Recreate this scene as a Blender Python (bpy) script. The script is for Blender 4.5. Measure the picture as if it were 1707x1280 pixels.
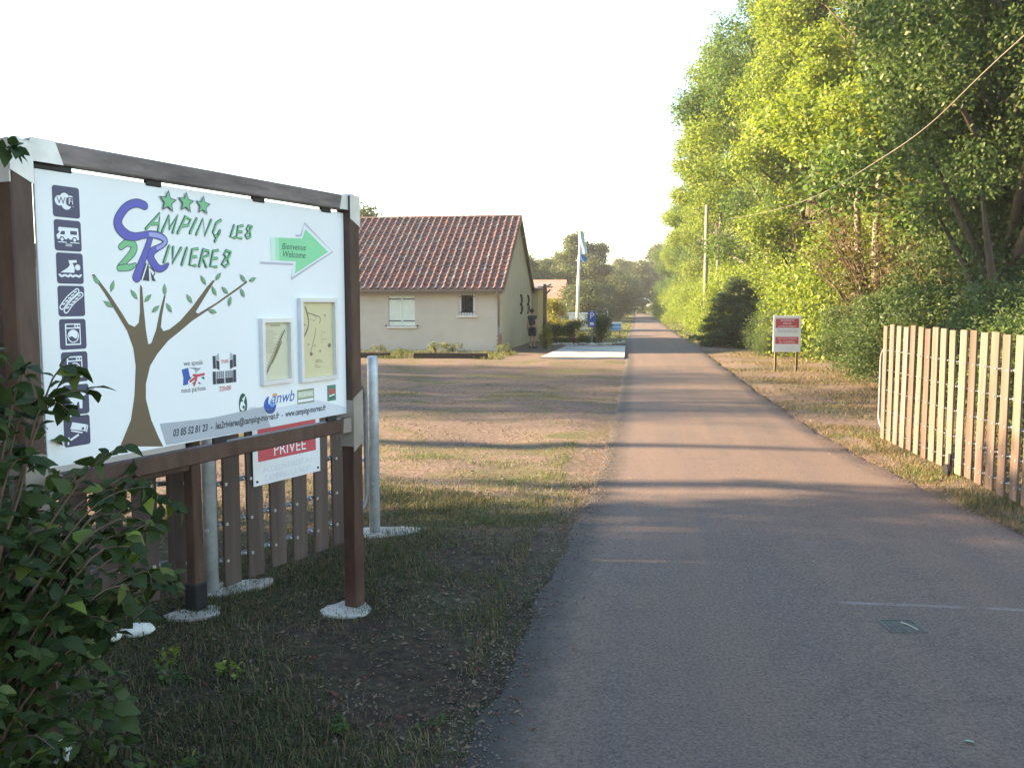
import bpy, bmesh, math, random
import numpy as np
from mathutils import Vector, Matrix, Euler, geometry

# ------------------------------------------------------------------ clearing, camera, sky, sun, exposure
for _o in list(bpy.data.objects):
    bpy.data.objects.remove(_o)
SC = bpy.context.scene
COL = SC.collection
rad = math.radians

cam_data = bpy.data.cameras.new('camera')
cam_data.sensor_width = 36.0
cam_data.lens = 36.0 * 1476.0 / 1707.0
cam_data.clip_start = 0.05
cam_data.clip_end = 2000.0
camera = bpy.data.objects.new('camera', cam_data)
camera.location = (0.0, 0.0, 1.85)
camera.rotation_euler = (rad(90.0 - 5.187), 0.0, rad(7.932))
COL.objects.link(camera)
SC.camera = camera

SUN_EL = 20.0
SUN_AZ = -1.0            # degrees from due -X towards +Y
SUN_DIR = Vector((-math.cos(rad(SUN_EL)) * math.cos(rad(SUN_AZ)),
                  math.cos(rad(SUN_EL)) * math.sin(rad(SUN_AZ)), math.sin(rad(SUN_EL))))
world = bpy.data.worlds.new('World')
SC.world = world
world.use_nodes = True
wn = world.node_tree
for n in list(wn.nodes):
    wn.nodes.remove(n)
sky = wn.nodes.new('ShaderNodeTexSky')
sky.sky_type = 'NISHITA'
sky.sun_disc = False
sky.sun_elevation = rad(SUN_EL)
sky.sun_rotation = math.atan2(SUN_DIR.x, SUN_DIR.y)
sky.altitude = 100.0
sky.air_density = 1.35
sky.dust_density = 0.5
sky.ozone_density = 1.4
bg = wn.nodes.new('ShaderNodeBackground')
bg.inputs['Strength'].default_value = 0.08
wo = wn.nodes.new('ShaderNodeOutputWorld')
wn.links.new(sky.outputs[0], bg.inputs['Color'])
wn.links.new(bg.outputs[0], wo.inputs['Surface'])

sun_data = bpy.data.lights.new('sun', 'SUN')
sun_data.energy = 5.0
sun_data.angle = rad(0.8)
sun_data.color = (1.0, 0.73, 0.43)
sun = bpy.data.objects.new('sun', sun_data)
sun.rotation_euler = (-SUN_DIR).to_track_quat('-Z', 'Y').to_euler()
sun.location = (-40, 0, 40)
COL.objects.link(sun)

SC.view_settings.view_transform = 'Standard'
SC.view_settings.look = 'None'
SC.view_settings.gamma = 1.0
SC.view_settings.use_curve_mapping = False
SC.view_settings.exposure = 2.9
SC.render.engine = 'CYCLES'
SC.cycles.use_denoising = True
SC.cycles.max_bounces = 7
SC.cycles.diffuse_bounces = 3
SC.cycles.transmission_bounces = 5
SC.cycles.transparent_max_bounces = 6
SC.cycles.sample_clamp_indirect = 8.0

RNG = np.random.default_rng(11)
random.seed(11)

# ------------------------------------------------------------------ helpers
def tag(o, label=None, cat=None, group=None, kind=None):
    if label: o['label'] = label
    if cat: o['category'] = cat
    if group: o['group'] = group
    if kind: o['kind'] = kind
    return o

def thing(name, label, cat, loc=(0, 0, 0), rz=0.0, group=None):
    o = bpy.data.objects.new(name, None)
    o.empty_display_size = 0.2
    COL.objects.link(o)
    o.location = loc
    o.rotation_euler = (0, 0, rz)
    return tag(o, label, cat, group)

def link(name, me, parent=None, kind=None):
    o = bpy.data.objects.new(name, me)
    COL.objects.link(o)
    if parent is not None: o.parent = parent
    if kind: o['kind'] = kind
    return o

class MB:
    """collects shapes for ONE mesh"""
    def __init__(s):
        s.v = []; s.f = []; s.m = []
    def add(s, vs, fs, mi=0):
        b = len(s.v)
        s.v.extend([tuple(p) for p in vs])
        for f in fs:
            s.f.append(tuple(b + i for i in f)); s.m.append(mi)
        return s
    def box(s, c, d, rz=0.0, mi=0, jit=0.0, rot=None):
        x, y, z = d[0] / 2, d[1] / 2, d[2] / 2
        R = rot if rot is not None else Matrix.Rotation(rz, 3, 'Z')
        vs = []
        for sx, sy, sz in ((-1,-1,-1),(1,-1,-1),(1,1,-1),(-1,1,-1),(-1,-1,1),(1,-1,1),(1,1,1),(-1,1,1)):
            p = R @ Vector((sx*x + random.uniform(-jit, jit), sy*y + random.uniform(-jit, jit), sz*z + random.uniform(-jit, jit)))
            vs.append((c[0] + p.x, c[1] + p.y, c[2] + p.z))
        return s.add(vs, [(0,3,2,1),(4,5,6,7),(0,1,5,4),(1,2,6,5),(2,3,7,6),(3,0,4,7)], mi)
    def bbox(s, c, d, bev=0.006, rz=0.0, mi=0):
        """box with chamfered vertical and horizontal edges"""
        bm = bmesh.new()
        bmesh.ops.create_cube(bm, size=1.0)
        for v in bm.verts:
            v.co = Vector((v.co.x*d[0], v.co.y*d[1], v.co.z*d[2]))
        bmesh.ops.bevel(bm, geom=bm.edges[:], offset=min(bev, min(d)*0.45), segments=1, affect='EDGES')
        R = Matrix.Rotation(rz, 3, 'Z')
        bm.verts.index_update()
        vs = [(R @ v.co) + Vector(c) for v in bm.verts]
        fs = [tuple(v.index for v in f.verts) for f in bm.faces]
        bm.free()
        return s.add(vs, fs, mi)
    def tube(s, pts, r, seg=8, mi=0, cap=True):
        pts = [Vector(p) for p in pts]
        n = len(pts)
        rs = r if isinstance(r, (list, tuple)) else [r] * n
        vs = []; fs = []
        t0 = (pts[1] - pts[0]).normalized()
        a = t0.orthogonal().normalized()
        for i in range(n):
            if i == 0: t = pts[1] - pts[0]
            elif i == n - 1: t = pts[-1] - pts[-2]
            else: t = pts[i+1] - pts[i-1]
            t.normalize()
            a = a - t * a.dot(t)
            if a.length < 1e-6: a = t.orthogonal()
            a.normalize(); b = t.cross(a)
            for k in range(seg):
                q = 2 * math.pi * k / seg
                vs.append(pts[i] + (a * math.cos(q) + b * math.sin(q)) * rs[i])
        for i in range(n - 1):
            for k in range(seg):
                k2 = (k + 1) % seg
                fs.append((i*seg+k, i*seg+k2, (i+1)*seg+k2, (i+1)*seg+k))
        if cap:
            fs.append(tuple(range(seg))[::-1]); fs.append(tuple((n-1)*seg + k for k in range(seg)))
        return s.add(vs, fs, mi)
    def prism(s, poly, z0, z1, mi=0):
        """poly in XY (ccw), extruded along z"""
        n = len(poly)
        vs = [(p[0], p[1], z0) for p in poly] + [(p[0], p[1], z1) for p in poly]
        fs = [tuple(range(n))[::-1], tuple(range(n, 2*n))]
        fs += [(i, (i+1) % n, n + (i+1) % n, n + i) for i in range(n)]
        return s.add(vs, fs, mi)
    def prism_y(s, poly, y0, y1, mi=0):
        """poly in XZ, extruded along y (y0 = front)"""
        n = len(poly)
        vs = [(p[0], y0, p[1]) for p in poly] + [(p[0], y1, p[1]) for p in poly]
        fs = [tuple(range(n)), tuple(range(n, 2*n))[::-1]]
        fs += [((i+1) % n, i, n + i, n + (i+1) % n) for i in range(n)]
        return s.add(vs, fs, mi)
    def lathe(s, prof, seg=14, c=(0, 0, 0), mi=0):
        vs = []; fs = []
        for r, z in prof:
            for k in range(seg):
                q = 2*math.pi*k/seg
                vs.append((c[0] + r*math.cos(q), c[1] + r*math.sin(q), c[2] + z))
        for i in range(len(prof)-1):
            for k in range(seg):
                k2 = (k+1) % seg
                fs.append((i*seg+k, i*seg+k2, (i+1)*seg+k2, (i+1)*seg+k))
        fs.append(tuple(range(seg))[::-1]); fs.append(tuple((len(prof)-1)*seg+k for k in range(seg)))
        return s.add(vs, fs, mi)
    def mesh(s, name, mats, smooth=False):
        me = bpy.data.meshes.new(name)
        me.from_pydata(s.v, [], s.f)
        for m in (mats if isinstance(mats, (list, tuple)) else [mats]):
            me.materials.append(m)
        me.polygons.foreach_set('material_index', s.m)
        if smooth: me.polygons.foreach_set('use_smooth', [True] * len(s.f))
        me.update()
        return me
    def build(s, name, mats, parent=None, smooth=False, kind=None):
        return link(name, s.mesh(name, mats, smooth), parent, kind)

def fast_mesh(name, verts, faces, mats, mi=None, smooth=False):
    """numpy verts (N,3), faces (M,k) -> mesh"""
    me = bpy.data.meshes.new(name)
    verts = np.ascontiguousarray(verts, dtype=np.float32); faces = np.ascontiguousarray(faces, dtype=np.int32)
    nf, k = faces.shape
    me.vertices.add(len(verts)); me.vertices.foreach_set('co', verts.ravel())
    me.loops.add(nf * k); me.loops.foreach_set('vertex_index', faces.ravel())
    me.polygons.add(nf)
    me.polygons.foreach_set('loop_start', np.arange(0, nf*k, k, dtype=np.int32))
    me.polygons.foreach_set('loop_total', np.full(nf, k, dtype=np.int32))
    for m in (mats if isinstance(mats, (list, tuple)) else [mats]):
        me.materials.append(m)
    if mi is not None: me.polygons.foreach_set('material_index', np.ascontiguousarray(mi, dtype=np.int32))
    if smooth: me.polygons.foreach_set('use_smooth', np.ones(nf, dtype=bool))
    me.update(calc_edges=True)
    return me

def copy_tree(o, parent=None):
    c = o.copy(); COL.objects.link(c)
    if parent is not None: c.parent = parent
    for ch in list(o.children):
        copy_tree(ch, c)
    return c

# ------------------------------------------------------------------ materials
def nt(name):
    m = bpy.data.materials.new(name); m.use_nodes = True
    t = m.node_tree
    b = t.nodes['Principled BSDF']
    return m, t, b

def node(t, kind, **kw):
    n = t.nodes.new(kind)
    for k, v in kw.items():
        if k in n.inputs: n.inputs[k].default_value = v
        else: setattr(n, k, v)
    return n

def rgba(c): return (c[0], c[1], c[2], 1.0)

def noise(t, scale, detail=4, rough=0.55, vec=None, dist=0.0):
    n = t.nodes.new('ShaderNodeTexNoise')
    n.inputs['Scale'].default_value = scale; n.inputs['Detail'].default_value = detail
    n.inputs['Roughness'].default_value = rough; n.inputs['Distortion'].default_value = dist
    if vec is not None: t.links.new(vec, n.inputs['Vector'])
    return n.outputs['Fac']

def ramp(t, fac, stops):
    r = t.nodes.new('ShaderNodeValToRGB')
    e = r.color_ramp.elements
    while len(e) > 1: e.remove(e[-1])
    for i, (p, c) in enumerate(stops):
        c = rgba(c) if isinstance(c, (tuple, list)) else (c, c, c, 1)
        if i == 0: e[0].position = p; e[0].color = c
        else:
            x = e.new(p); x.color = c
    t.links.new(fac, r.inputs[0])
    return r.outputs[0]

def mix(t, fac, a, b, mode='MIX'):
    n = t.nodes.new('ShaderNodeMix'); n.data_type = 'RGBA'; n.blend_type = mode
    for s, v in ((0, fac), (6, a), (7, b)):
        if hasattr(v, 'is_linked'): t.links.new(v, n.inputs[s])
        else: n.inputs[s].default_value = v if s == 0 else rgba(v)
    return n.outputs[2]

def math_n(t, op, a, b=0.0, clamp=False):
    n = t.nodes.new('ShaderNodeMath'); n.operation = op; n.use_clamp = clamp
    for i, v in enumerate((a, b)):
        if hasattr(v, 'is_linked'): t.links.new(v, n.inputs[i])
        else: n.inputs[i].default_value = v
    return n.outputs[0]

def bump(t, b, h, strength=0.3, dist=0.01):
    n = t.nodes.new('ShaderNodeBump')
    n.inputs['Strength'].default_value = strength; n.inputs['Distance'].default_value = dist
    t.links.new(h, n.inputs['Height']); t.links.new(n.outputs[0], b.inputs['Normal'])

def pos(t):
    return t.nodes.new('ShaderNodeNewGeometry').outputs['Position']

def objco(t, scale=(1, 1, 1)):
    tc = t.nodes.new('ShaderNodeTexCoord'); mp = t.nodes.new('ShaderNodeMapping')
    mp.inputs['Scale'].default_value = scale
    t.links.new(tc.outputs['Object'], mp.inputs['Vector'])
    return mp.outputs[0]

def plain(name, col, rough=0.6, var=0.12, scale=6.0, bmp=0.0, metal=0.0, spec=0.5, rnd=0.0, dirt=None, stretch=(1, 1, 1)):
    """one colour with noise variation, optional per-object shift, wear and relief"""
    m, t, b = nt(name)
    v = objco(t, stretch)
    n1 = noise(t, scale, 5, 0.6, v)
    lo = [c * (1 - var * 1.6) for c in col]; hi = [min(1, c * (1 + var)) for c in col]
    c = ramp(t, n1, [(0.3, lo), (0.7, hi)])
    if rnd:
        oi = t.nodes.new('ShaderNodeObjectInfo')
        f = math_n(t, 'MULTIPLY_ADD', oi.outputs['Random'], 2 * rnd)
        f.node.inputs[2].default_value = 1 - rnd
        hs = node(t, 'ShaderNodeHueSaturation')
        t.links.new(c, hs.inputs['Color']); t.links.new(f, hs.inputs['Value'])
        c = hs.outputs[0]
    if dirt:
        n2 = noise(t, scale * 0.35, 6, 0.7, v)
        c = mix(t, ramp(t, n2, [(0.5, 0.0), (0.72, dirt[1])]), c, dirt[0])
    t.links.new(c, b.inputs['Base Color'])
    b.inputs['Roughness'].default_value = rough; b.inputs['Metallic'].default_value = metal
    b.inputs['Specular IOR Level'].default_value = spec
    if bmp:
        bump(t, b, noise(t, scale * 6, 4, 0.6, v), bmp, 0.01)
    return m

def wood(name, col, col2, rough=0.75, grain=18.0, rnd=0.2, bmp=0.4, axis='z'):
    m, t, b = nt(name)
    sc = {'z': (grain, grain, 0.9), 'x': (0.9, grain, grain), 'y': (grain, 0.9, grain)}[axis]
    oi = t.nodes.new('ShaderNodeObjectInfo')
    v = objco(t, sc)
    off = t.nodes.new('ShaderNodeVectorMath'); off.operation = 'ADD'
    cb = t.nodes.new('ShaderNodeCombineXYZ')
    r10 = math_n(t, 'MULTIPLY', oi.outputs['Random'], 40.0)
    for i in range(3): t.links.new(r10, cb.inputs[i])
    t.links.new(v, off.inputs[0]); t.links.new(cb.outputs[0], off.inputs[1])
    n1 = noise(t, 1.0, 6, 0.65, off.outputs[0], 0.6)
    n2 = noise(t, 0.22, 3, 0.6, off.outputs[0])
    c = ramp(t, n1, [(0.28, [x * 0.55 for x in col]), (0.5, col), (0.75, col2)])
    c = mix(t, ramp(t, n2, [(0.35, 0.0), (0.7, 0.6)]), c, col2)
    f = math_n(t, 'MULTIPLY_ADD', oi.outputs['Random'], 2 * rnd); f.node.inputs[2].default_value = 1 - rnd
    hs = node(t, 'ShaderNodeHueSaturation')
    t.links.new(c, hs.inputs['Color']); t.links.new(f, hs.inputs['Value'])
    t.links.new(hs.outputs[0], b.inputs['Base Color'])
    b.inputs['Roughness'].default_value = rough
    b.inputs['Specular IOR Level'].default_value = 0.3
    bump(t, b, n1, bmp, 0.004)
    return m

def leafy(name, c1, c2, trans=0.45, rough=0.55, c3=None, amt=0.1, spec=0.3):
    """leaf: each leaf (mesh island) takes its own shade between c1 and c2, now and then c3; lets light through"""
    m, t, b = nt(name)
    g = t.nodes.new('ShaderNodeNewGeometry')
    oi = t.nodes.new('ShaderNodeObjectInfo')
    r = math_n(t, 'FRACT', math_n(t, 'ADD', g.outputs['Random Per Island'], oi.outputs['Random']))
    n1 = noise(t, 0.55, 3, 0.6, g.outputs['Position'])
    f = math_n(t, 'ADD', math_n(t, 'MULTIPLY', r, 0.65), math_n(t, 'MULTIPLY', n1, 0.45), True)
    stops = [(0.15, c1), (0.75, c2)]
    c = ramp(t, f, stops)
    if c3:
        r2 = math_n(t, 'FRACT', math_n(t, 'MULTIPLY', r, 57.3))
        c = mix(t, math_n(t, 'LESS_THAN', r2, amt), c, c3)
    t.links.new(c, b.inputs['Base Color'])
    b.inputs['Roughness'].default_value = rough
    b.inputs['Specular IOR Level'].default_value = spec
    tr = t.nodes.new('ShaderNodeBsdfTranslucent')
    hs = node(t, 'ShaderNodeHueSaturation', Hue=0.495, Saturation=1.1, Value=1.65)
    t.links.new(c, hs.inputs['Color']); t.links.new(hs.outputs[0], tr.inputs['Color'])
    mx = t.nodes.new('ShaderNodeMixShader'); mx.inputs[0].default_value = trans
    out = [n for n in t.nodes if n.type == 'OUTPUT_MATERIAL'][0]
    t.links.new(b.outputs[0], mx.inputs[1]); t.links.new(tr.outputs[0], mx.inputs[2])
    t.links.new(mx.outputs[0], out.inputs['Surface'])
    return m

M = {}
M['galv'] = plain('galvanised_steel', (0.46, 0.49, 0.52), 0.45, 0.18, 9, 0.05, 0.25, 0.5)
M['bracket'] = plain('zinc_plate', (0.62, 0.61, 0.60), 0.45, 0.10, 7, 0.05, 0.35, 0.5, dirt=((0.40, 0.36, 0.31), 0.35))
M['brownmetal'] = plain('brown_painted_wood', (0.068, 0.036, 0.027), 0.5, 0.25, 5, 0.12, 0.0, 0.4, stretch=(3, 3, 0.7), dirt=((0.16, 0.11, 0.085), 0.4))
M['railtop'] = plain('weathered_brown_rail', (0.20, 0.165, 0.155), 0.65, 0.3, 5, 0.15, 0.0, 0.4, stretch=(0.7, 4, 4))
M['bracket_low'] = plain('shaded_zinc_plate', (0.30, 0.265, 0.235), 0.55, 0.12, 7, 0.05, 0.2, 0.4, dirt=((0.22, 0.18, 0.15), 0.5))  # lower corner plates: their shade painted in as a darker zinc
M['panel'] = plain('white_sign_panel', (0.80, 0.82, 0.84), 0.35, 0.02, 2, 0.0, 0.0, 0.4)
M['black'] = plain('black_steel', (0.015, 0.015, 0.018), 0.5, 0.2, 8, 0.05, 0.0, 0.4)
M['concrete'] = plain('pale_concrete', (0.40, 0.365, 0.32), 0.85, 0.2, 14, 0.6, dirt=((0.25, 0.21, 0.17), 0.7))
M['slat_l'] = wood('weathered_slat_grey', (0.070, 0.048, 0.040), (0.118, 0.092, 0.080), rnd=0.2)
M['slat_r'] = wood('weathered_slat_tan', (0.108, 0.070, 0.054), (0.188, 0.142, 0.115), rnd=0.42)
M['tube'] = plain('dull_steel_tube', (0.17, 0.175, 0.18), 0.5, 0.15, 9, 0, 0.2)
M['bolt'] = plain('zinc_bolt', (0.6, 0.6, 0.6), 0.35, 0.1, 20, 0, 0.6)
M['signwhite'] = plain('white_sheet', (0.78, 0.79, 0.82), 0.45, 0.05, 3, dirt=((0.55, 0.53, 0.5), 0.25))
M['red'] = plain('red_print', (0.52, 0.085, 0.115), 0.5, 0.12, 4)
M['faded'] = plain('faded_grey_print', (0.50, 0.47, 0.56), 0.6, 0.15, 9)
M['oldwood'] = wood('old_post_wood', (0.11, 0.075, 0.045), (0.19, 0.14, 0.09))
# ------------------------------------------------------------------ ground, road, pad, path
def ground_material():
    m, t, b = nt('dry_ground')
    P = pos(t)
    sx = t.nodes.new('ShaderNodeSeparateXYZ'); t.links.new(P, sx.inputs[0])
    big = noise(t, 0.22, 5, 0.6, P, 0.4)
    mid = noise(t, 1.1, 6, 0.65, P, 0.3)
    fine = noise(t, 14.0, 6, 0.7, P)
    grit = noise(t, 85.0, 3, 0.7, P)
    soil = ramp(t, fine, [(0.25, (0.085, 0.062, 0.050)), (0.5, (0.165, 0.124, 0.102)), (0.75, (0.27, 0.215, 0.182))])
    straw = ramp(t, fine, [(0.25, (0.10, 0.072, 0.042)), (0.5, (0.19, 0.142, 0.082)), (0.8, (0.31, 0.24, 0.145))])
    green = ramp(t, fine, [(0.25, (0.022, 0.035, 0.012)), (0.55, (0.06, 0.09, 0.028)), (0.85, (0.13, 0.15, 0.06))])
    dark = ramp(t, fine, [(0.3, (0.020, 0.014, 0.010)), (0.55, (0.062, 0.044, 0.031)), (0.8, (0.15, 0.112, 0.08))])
    c = mix(t, ramp(t, mid, [(0.50, 0.0), (0.68, 0.6)]), soil, straw)
    # grassy further along both verges, beyond the pad and past the house
    far = t.nodes.new('ShaderNodeMapRange'); far.inputs[1].default_value = 40; far.inputs[2].default_value = 52
    t.links.new(sx.outputs[1], far.inputs[0])
    gr = mix(t, ramp(t, mid, [(0.35, 0.25), (0.65, 0.9)]), straw, green)
    fargreen = ramp(t, fine, [(0.2, (0.09, 0.11, 0.03)), (0.8, (0.26, 0.25, 0.09))])
    c = mix(t, far.outputs[0], c, mix(t, 0.7, gr, fargreen))
    gpatch = ramp(t, noise(t, 0.55, 5, 0.6, P, 0.8), [(0.50, 0.0), (0.60, 0.8)])
    c = mix(t, gpatch, c, gr)
    # dark soil with shade painted in, on the planted bank round the hoarding (near, left of the road)
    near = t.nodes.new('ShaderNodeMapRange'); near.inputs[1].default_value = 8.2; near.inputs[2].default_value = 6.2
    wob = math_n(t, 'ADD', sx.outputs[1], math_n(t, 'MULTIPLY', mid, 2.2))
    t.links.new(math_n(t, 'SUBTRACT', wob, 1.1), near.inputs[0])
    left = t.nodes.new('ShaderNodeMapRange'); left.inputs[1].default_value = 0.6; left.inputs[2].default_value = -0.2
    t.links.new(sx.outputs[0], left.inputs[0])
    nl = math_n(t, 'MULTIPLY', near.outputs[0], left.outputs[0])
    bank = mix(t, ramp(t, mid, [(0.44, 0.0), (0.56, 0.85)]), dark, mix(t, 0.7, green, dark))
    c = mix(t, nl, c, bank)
    peb = t.nodes.new('ShaderNodeTexVoronoi'); peb.inputs['Scale'].default_value = 42
    t.links.new(P, peb.inputs['Vector'])
    c = mix(t, math_n(t, 'MULTIPLY', ramp(t, peb.outputs['Distance'], [(0.10, 1.0), (0.22, 0.0)]), ramp(t, mid, [(0.4, 0.0), (0.65, 0.6)])), c, (0.42, 0.38, 0.34))
    c = mix(t, ramp(t, grit, [(0.35, 0.45), (0.55, 0.0)]), c, (0.06, 0.048, 0.04))
    t.links.new(c, b.inputs['Base Color'])
    b.inputs['Roughness'].default_value = 0.95; b.inputs['Specular IOR Level'].default_value = 0.1
    h = math_n(t, 'ADD', math_n(t, 'MULTIPLY', fine, 0.7), math_n(t, 'MULTIPLY', grit, 0.35))
    bump(t, b, h, 0.8, 0.03)
    return m

def asphalt_material(name, base, dust, dark=False):
    m, t, b = nt(name)
    P = pos(t)
    big = noise(t, 0.35, 4, 0.6, P)
    n1 = noise(t, 160.0, 3, 0.75, P); n2 = noise(t, 3.0, 6, 0.7, P)
    vor = t.nodes.new('ShaderNodeTexVoronoi'); vor.inputs['Scale'].default_value = 130
    t.links.new(P, vor.inputs['Vector'])
    c = ramp(t, n1, [(0.3, [x * 0.55 for x in base]), (0.5, base), (0.75, [min(1, x * 1.65) for x in base])])
    st = t.nodes.new('ShaderNodeMapping'); st.inputs['Scale'].default_value = (2.4, 0.10, 1.0)
    t.links.new(P, st.inputs['Vector'])
    lane = noise(t, 1.0, 4, 0.6, st.outputs[0])
    c = mix(t, ramp(t, lane, [(0.35, 0.0), (0.7, 0.42)]), c, dust)
    c = mix(t, ramp(t, n2, [(0.5, 0.0), (0.75, 0.45)]), c, [x * 0.6 for x in base])
    c = mix(t, ramp(t, big, [(0.45, 0.0), (0.7, 0.3)]), c, dust)
    sx = t.nodes.new('ShaderNodeSeparateXYZ'); t.links.new(P, sx.inputs[0])
    # pale filled saw cut beside the drain
    ln_ = math_n(t, 'ADD', sx.outputs[1], math_n(t, 'MULTIPLY', sx.outputs[0], -0.02))
    cut = math_n(t, 'LESS_THAN', math_n(t, 'ABSOLUTE', math_n(t, 'ADD', math_n(t, 'SUBTRACT', ln_, 5.50), math_n(t, 'MULTIPLY', math_n(t, 'SUBTRACT', n2, 0.5), 0.05))), 0.022)
    cut = math_n(t, 'MULTIPLY', cut, math_n(t, 'GREATER_THAN', sx.outputs[0], 1.25))
    c = mix(t, math_n(t, 'MULTIPLY', cut, ramp(t, n2, [(0.35, 0.0), (0.6, 0.6)])), c, (0.30, 0.28, 0.27))
    med = noise(t, 55.0, 4, 0.7, P)
    c = mix(t, ramp(t, med, [(0.50, 0.0), (0.66, 0.75)]), c, [min(1, x * 1.8) for x in base])
    c = mix(t, ramp(t, med, [(0.32, 0.7), (0.48, 0.0)]), c, [x * 0.45 for x in base])
    spk = math_n(t, 'LESS_THAN', vor.outputs['Distance'], 0.16)
    c = mix(t, math_n(t, 'MULTIPLY', spk, 0.35), c, (0.36, 0.33, 0.31))
    # strip of dark tar and mould along the broken edges
    at = t.nodes.new('ShaderNodeAttribute'); at.attribute_name = 'edge'
    e = math_n(t, 'ADD', at.outputs['Fac'], math_n(t, 'MULTIPLY', math_n(t, 'SUBTRACT', noise(t, 5.0, 6, 0.75, P), 0.5), 0.34))
    c = mix(t, ramp(t, e, [(0.10, 0.92), (0.30, 0.0)]), c, mix(t, n1, (0.028, 0.024, 0.022), (0.075, 0.064, 0.056)))
    t.links.new(c, b.inputs['Base Color'])
    b.inputs['Roughness'].default_value = 0.82; b.inputs['Specular IOR Level'].default_value = 0.35
    bump(t, b, n1, 0.7, 0.006)
    return m

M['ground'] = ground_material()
M['asphalt'] = asphalt_material('worn_asphalt', (0.102, 0.078, 0.070), (0.205, 0.132, 0.090))

def grid_coords(stops):
    out = []
    for (a, b, n) in stops:
        out.extend(np.linspace(a, b, n, endpoint=False))
    out.append(stops[-1][1])
    return np.array(out)

def undul(x, y):
    return 0.018*np.sin(x*2.1+y*0.7) + 0.014*np.sin(x*0.9-y*1.7+1.0) + 0.010*np.sin(x*4.3+y*3.7)

gx = grid_coords([(-600, -60, 8), (-60, -12, 16), (-12, -0.9, 60), (-0.9, 3.2, 12), (3.2, 9, 24), (9, 40, 14), (40, 600, 8)])
gy = grid_coords([(-300, -10, 8), (-10, 2, 12), (2, 12, 80), (12, 45, 60), (45, 170, 40), (170, 1200, 10)])
X, Y = np.meshgrid(gx, gy)
Z = undul(X, Y)
roadmask = np.clip(np.minimum(X + 0.75, 3.0 - X) / 0.35, 0, 1)         # flat and just below the asphalt under the road
Z = Z * (1 - roadmask) - 0.030 * roadmask
Z = np.where((np.abs(X) > 60) | (Y > 170) | (Y < -10), 0.0, Z)
near_house = (X < -3.5) & (Y > 27)
Z = np.where(near_house, Z * 0.3, Z)
gv = np.stack([X, Y, Z], -1).reshape(-1, 3)
ny, nx = X.shape
idx = np.arange(ny * nx).reshape(ny, nx)
gf = np.stack([idx[:-1, :-1], idx[:-1, 1:], idx[1:, 1:], idx[1:, :-1]], -1).reshape(-1, 4)
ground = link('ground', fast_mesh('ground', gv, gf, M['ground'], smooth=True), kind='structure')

def ground_z(x, y):
    if x > -0.75 and x < 3.0: return 0.0
    z = float(undul(np.array(x), np.array(y)))
    return z * 0.3 if (x < -3.5 and y > 27) else z

RL = [(-6, -1.10), (0, -0.95), (3.33, -0.654), (4.86, -0.585), (7.9, -0.434), (9.5, -0.37), (14.1, -0.31), (29.4, -0.27), (48, -0.45), (80, -0.25), (170, -0.2)]
RR = [(-6, 3.6), (4, 3.5), (7.6, 3.163), (8.33, 3.02), (11.16, 2.775), (14.5, 2.63), (19.5, 2.60), (33.3, 2.65), (43.6, 2.61), (80, 2.5), (170, 2.4)]
def lerp_tab(tab, y):
    return float(np.interp(y, [a for a, _ in tab], [b for _, b in tab]))
ry = np.concatenate([np.arange(-6, 14, 0.10), np.arange(14, 45, 0.4), np.arange(45, 170, 2.0)])
def wob(y, s): return 0.035*math.sin(y*3.1+s) + 0.03*math.sin(y*7.7+2*s) + 0.02*math.sin(y*17.3+3*s) + 0.02*random.uniform(-1, 1)
rv = []; rf = []; ra = []
NC = 12
for j, y in enumerate(ry):
    l0 = lerp_tab(RL, y); r0 = lerp_tab(RR, y)
    wl = wob(y, 0.4) * 0.55; wr = wob(y, 1.9)
    xs = [l0 - 0.06 + wl, l0 + wl, l0 + 0.12, l0 + 0.25, l0 + 0.42] + list(np.linspace(l0 + 0.7, r0 - 0.4, NC - 7)) + [r0 - 0.08 + wr * 0.6, r0 + wr]
    for i, x in enumerate(xs):
        u = (x - l0) / (r0 - l0)
        z = 0.004 + 0.020 * (1 - (2*u - 1)**2)
        if i in (0, NC - 1): z = -0.045
        rv.append((x, y, z)); ra.append(min(x - l0, (r0 - x) * 1.6 + 0.12))
for j in range(len(ry) - 1):
    for i in range(NC - 1):
        a = j * NC + i
        rf.append((a, a + 1, a + NC + 1, a + NC))
road_me = fast_mesh('road', np.array(rv), np.array(rf), M['asphalt'], smooth=True)
at_ = road_me.attributes.new('edge', 'FLOAT', 'POINT'); at_.data.foreach_set('value', np.array(ra, dtype=np.float32))
road = link('road', road_me, kind='structure')

# pale concrete service pad left of the road before the shrubs
M['pad'] = plain('white_concrete_pad', (0.42, 0.42, 0.40), 0.85, 0.28, 0.9, 0.3, dirt=((0.24, 0.24, 0.235), 0.85))
M['pad'].node_tree.nodes['Principled BSDF'].inputs['Specular IOR Level'].default_value = 0.2
pd = MB()
pd.prism([(-3.18, 29.75), (-0.36, 29.95), (-0.388, 33.9), (-3.055, 33.75)], -0.03, 0.055)
pd.prism([(-3.055, 33.80), (-0.388, 33.95), (-0.42, 38.2), (-2.92, 38.0)], -0.03, 0.050)
link('concrete_pad', pd.mesh('concrete_pad', M['pad']), kind='structure')
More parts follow.
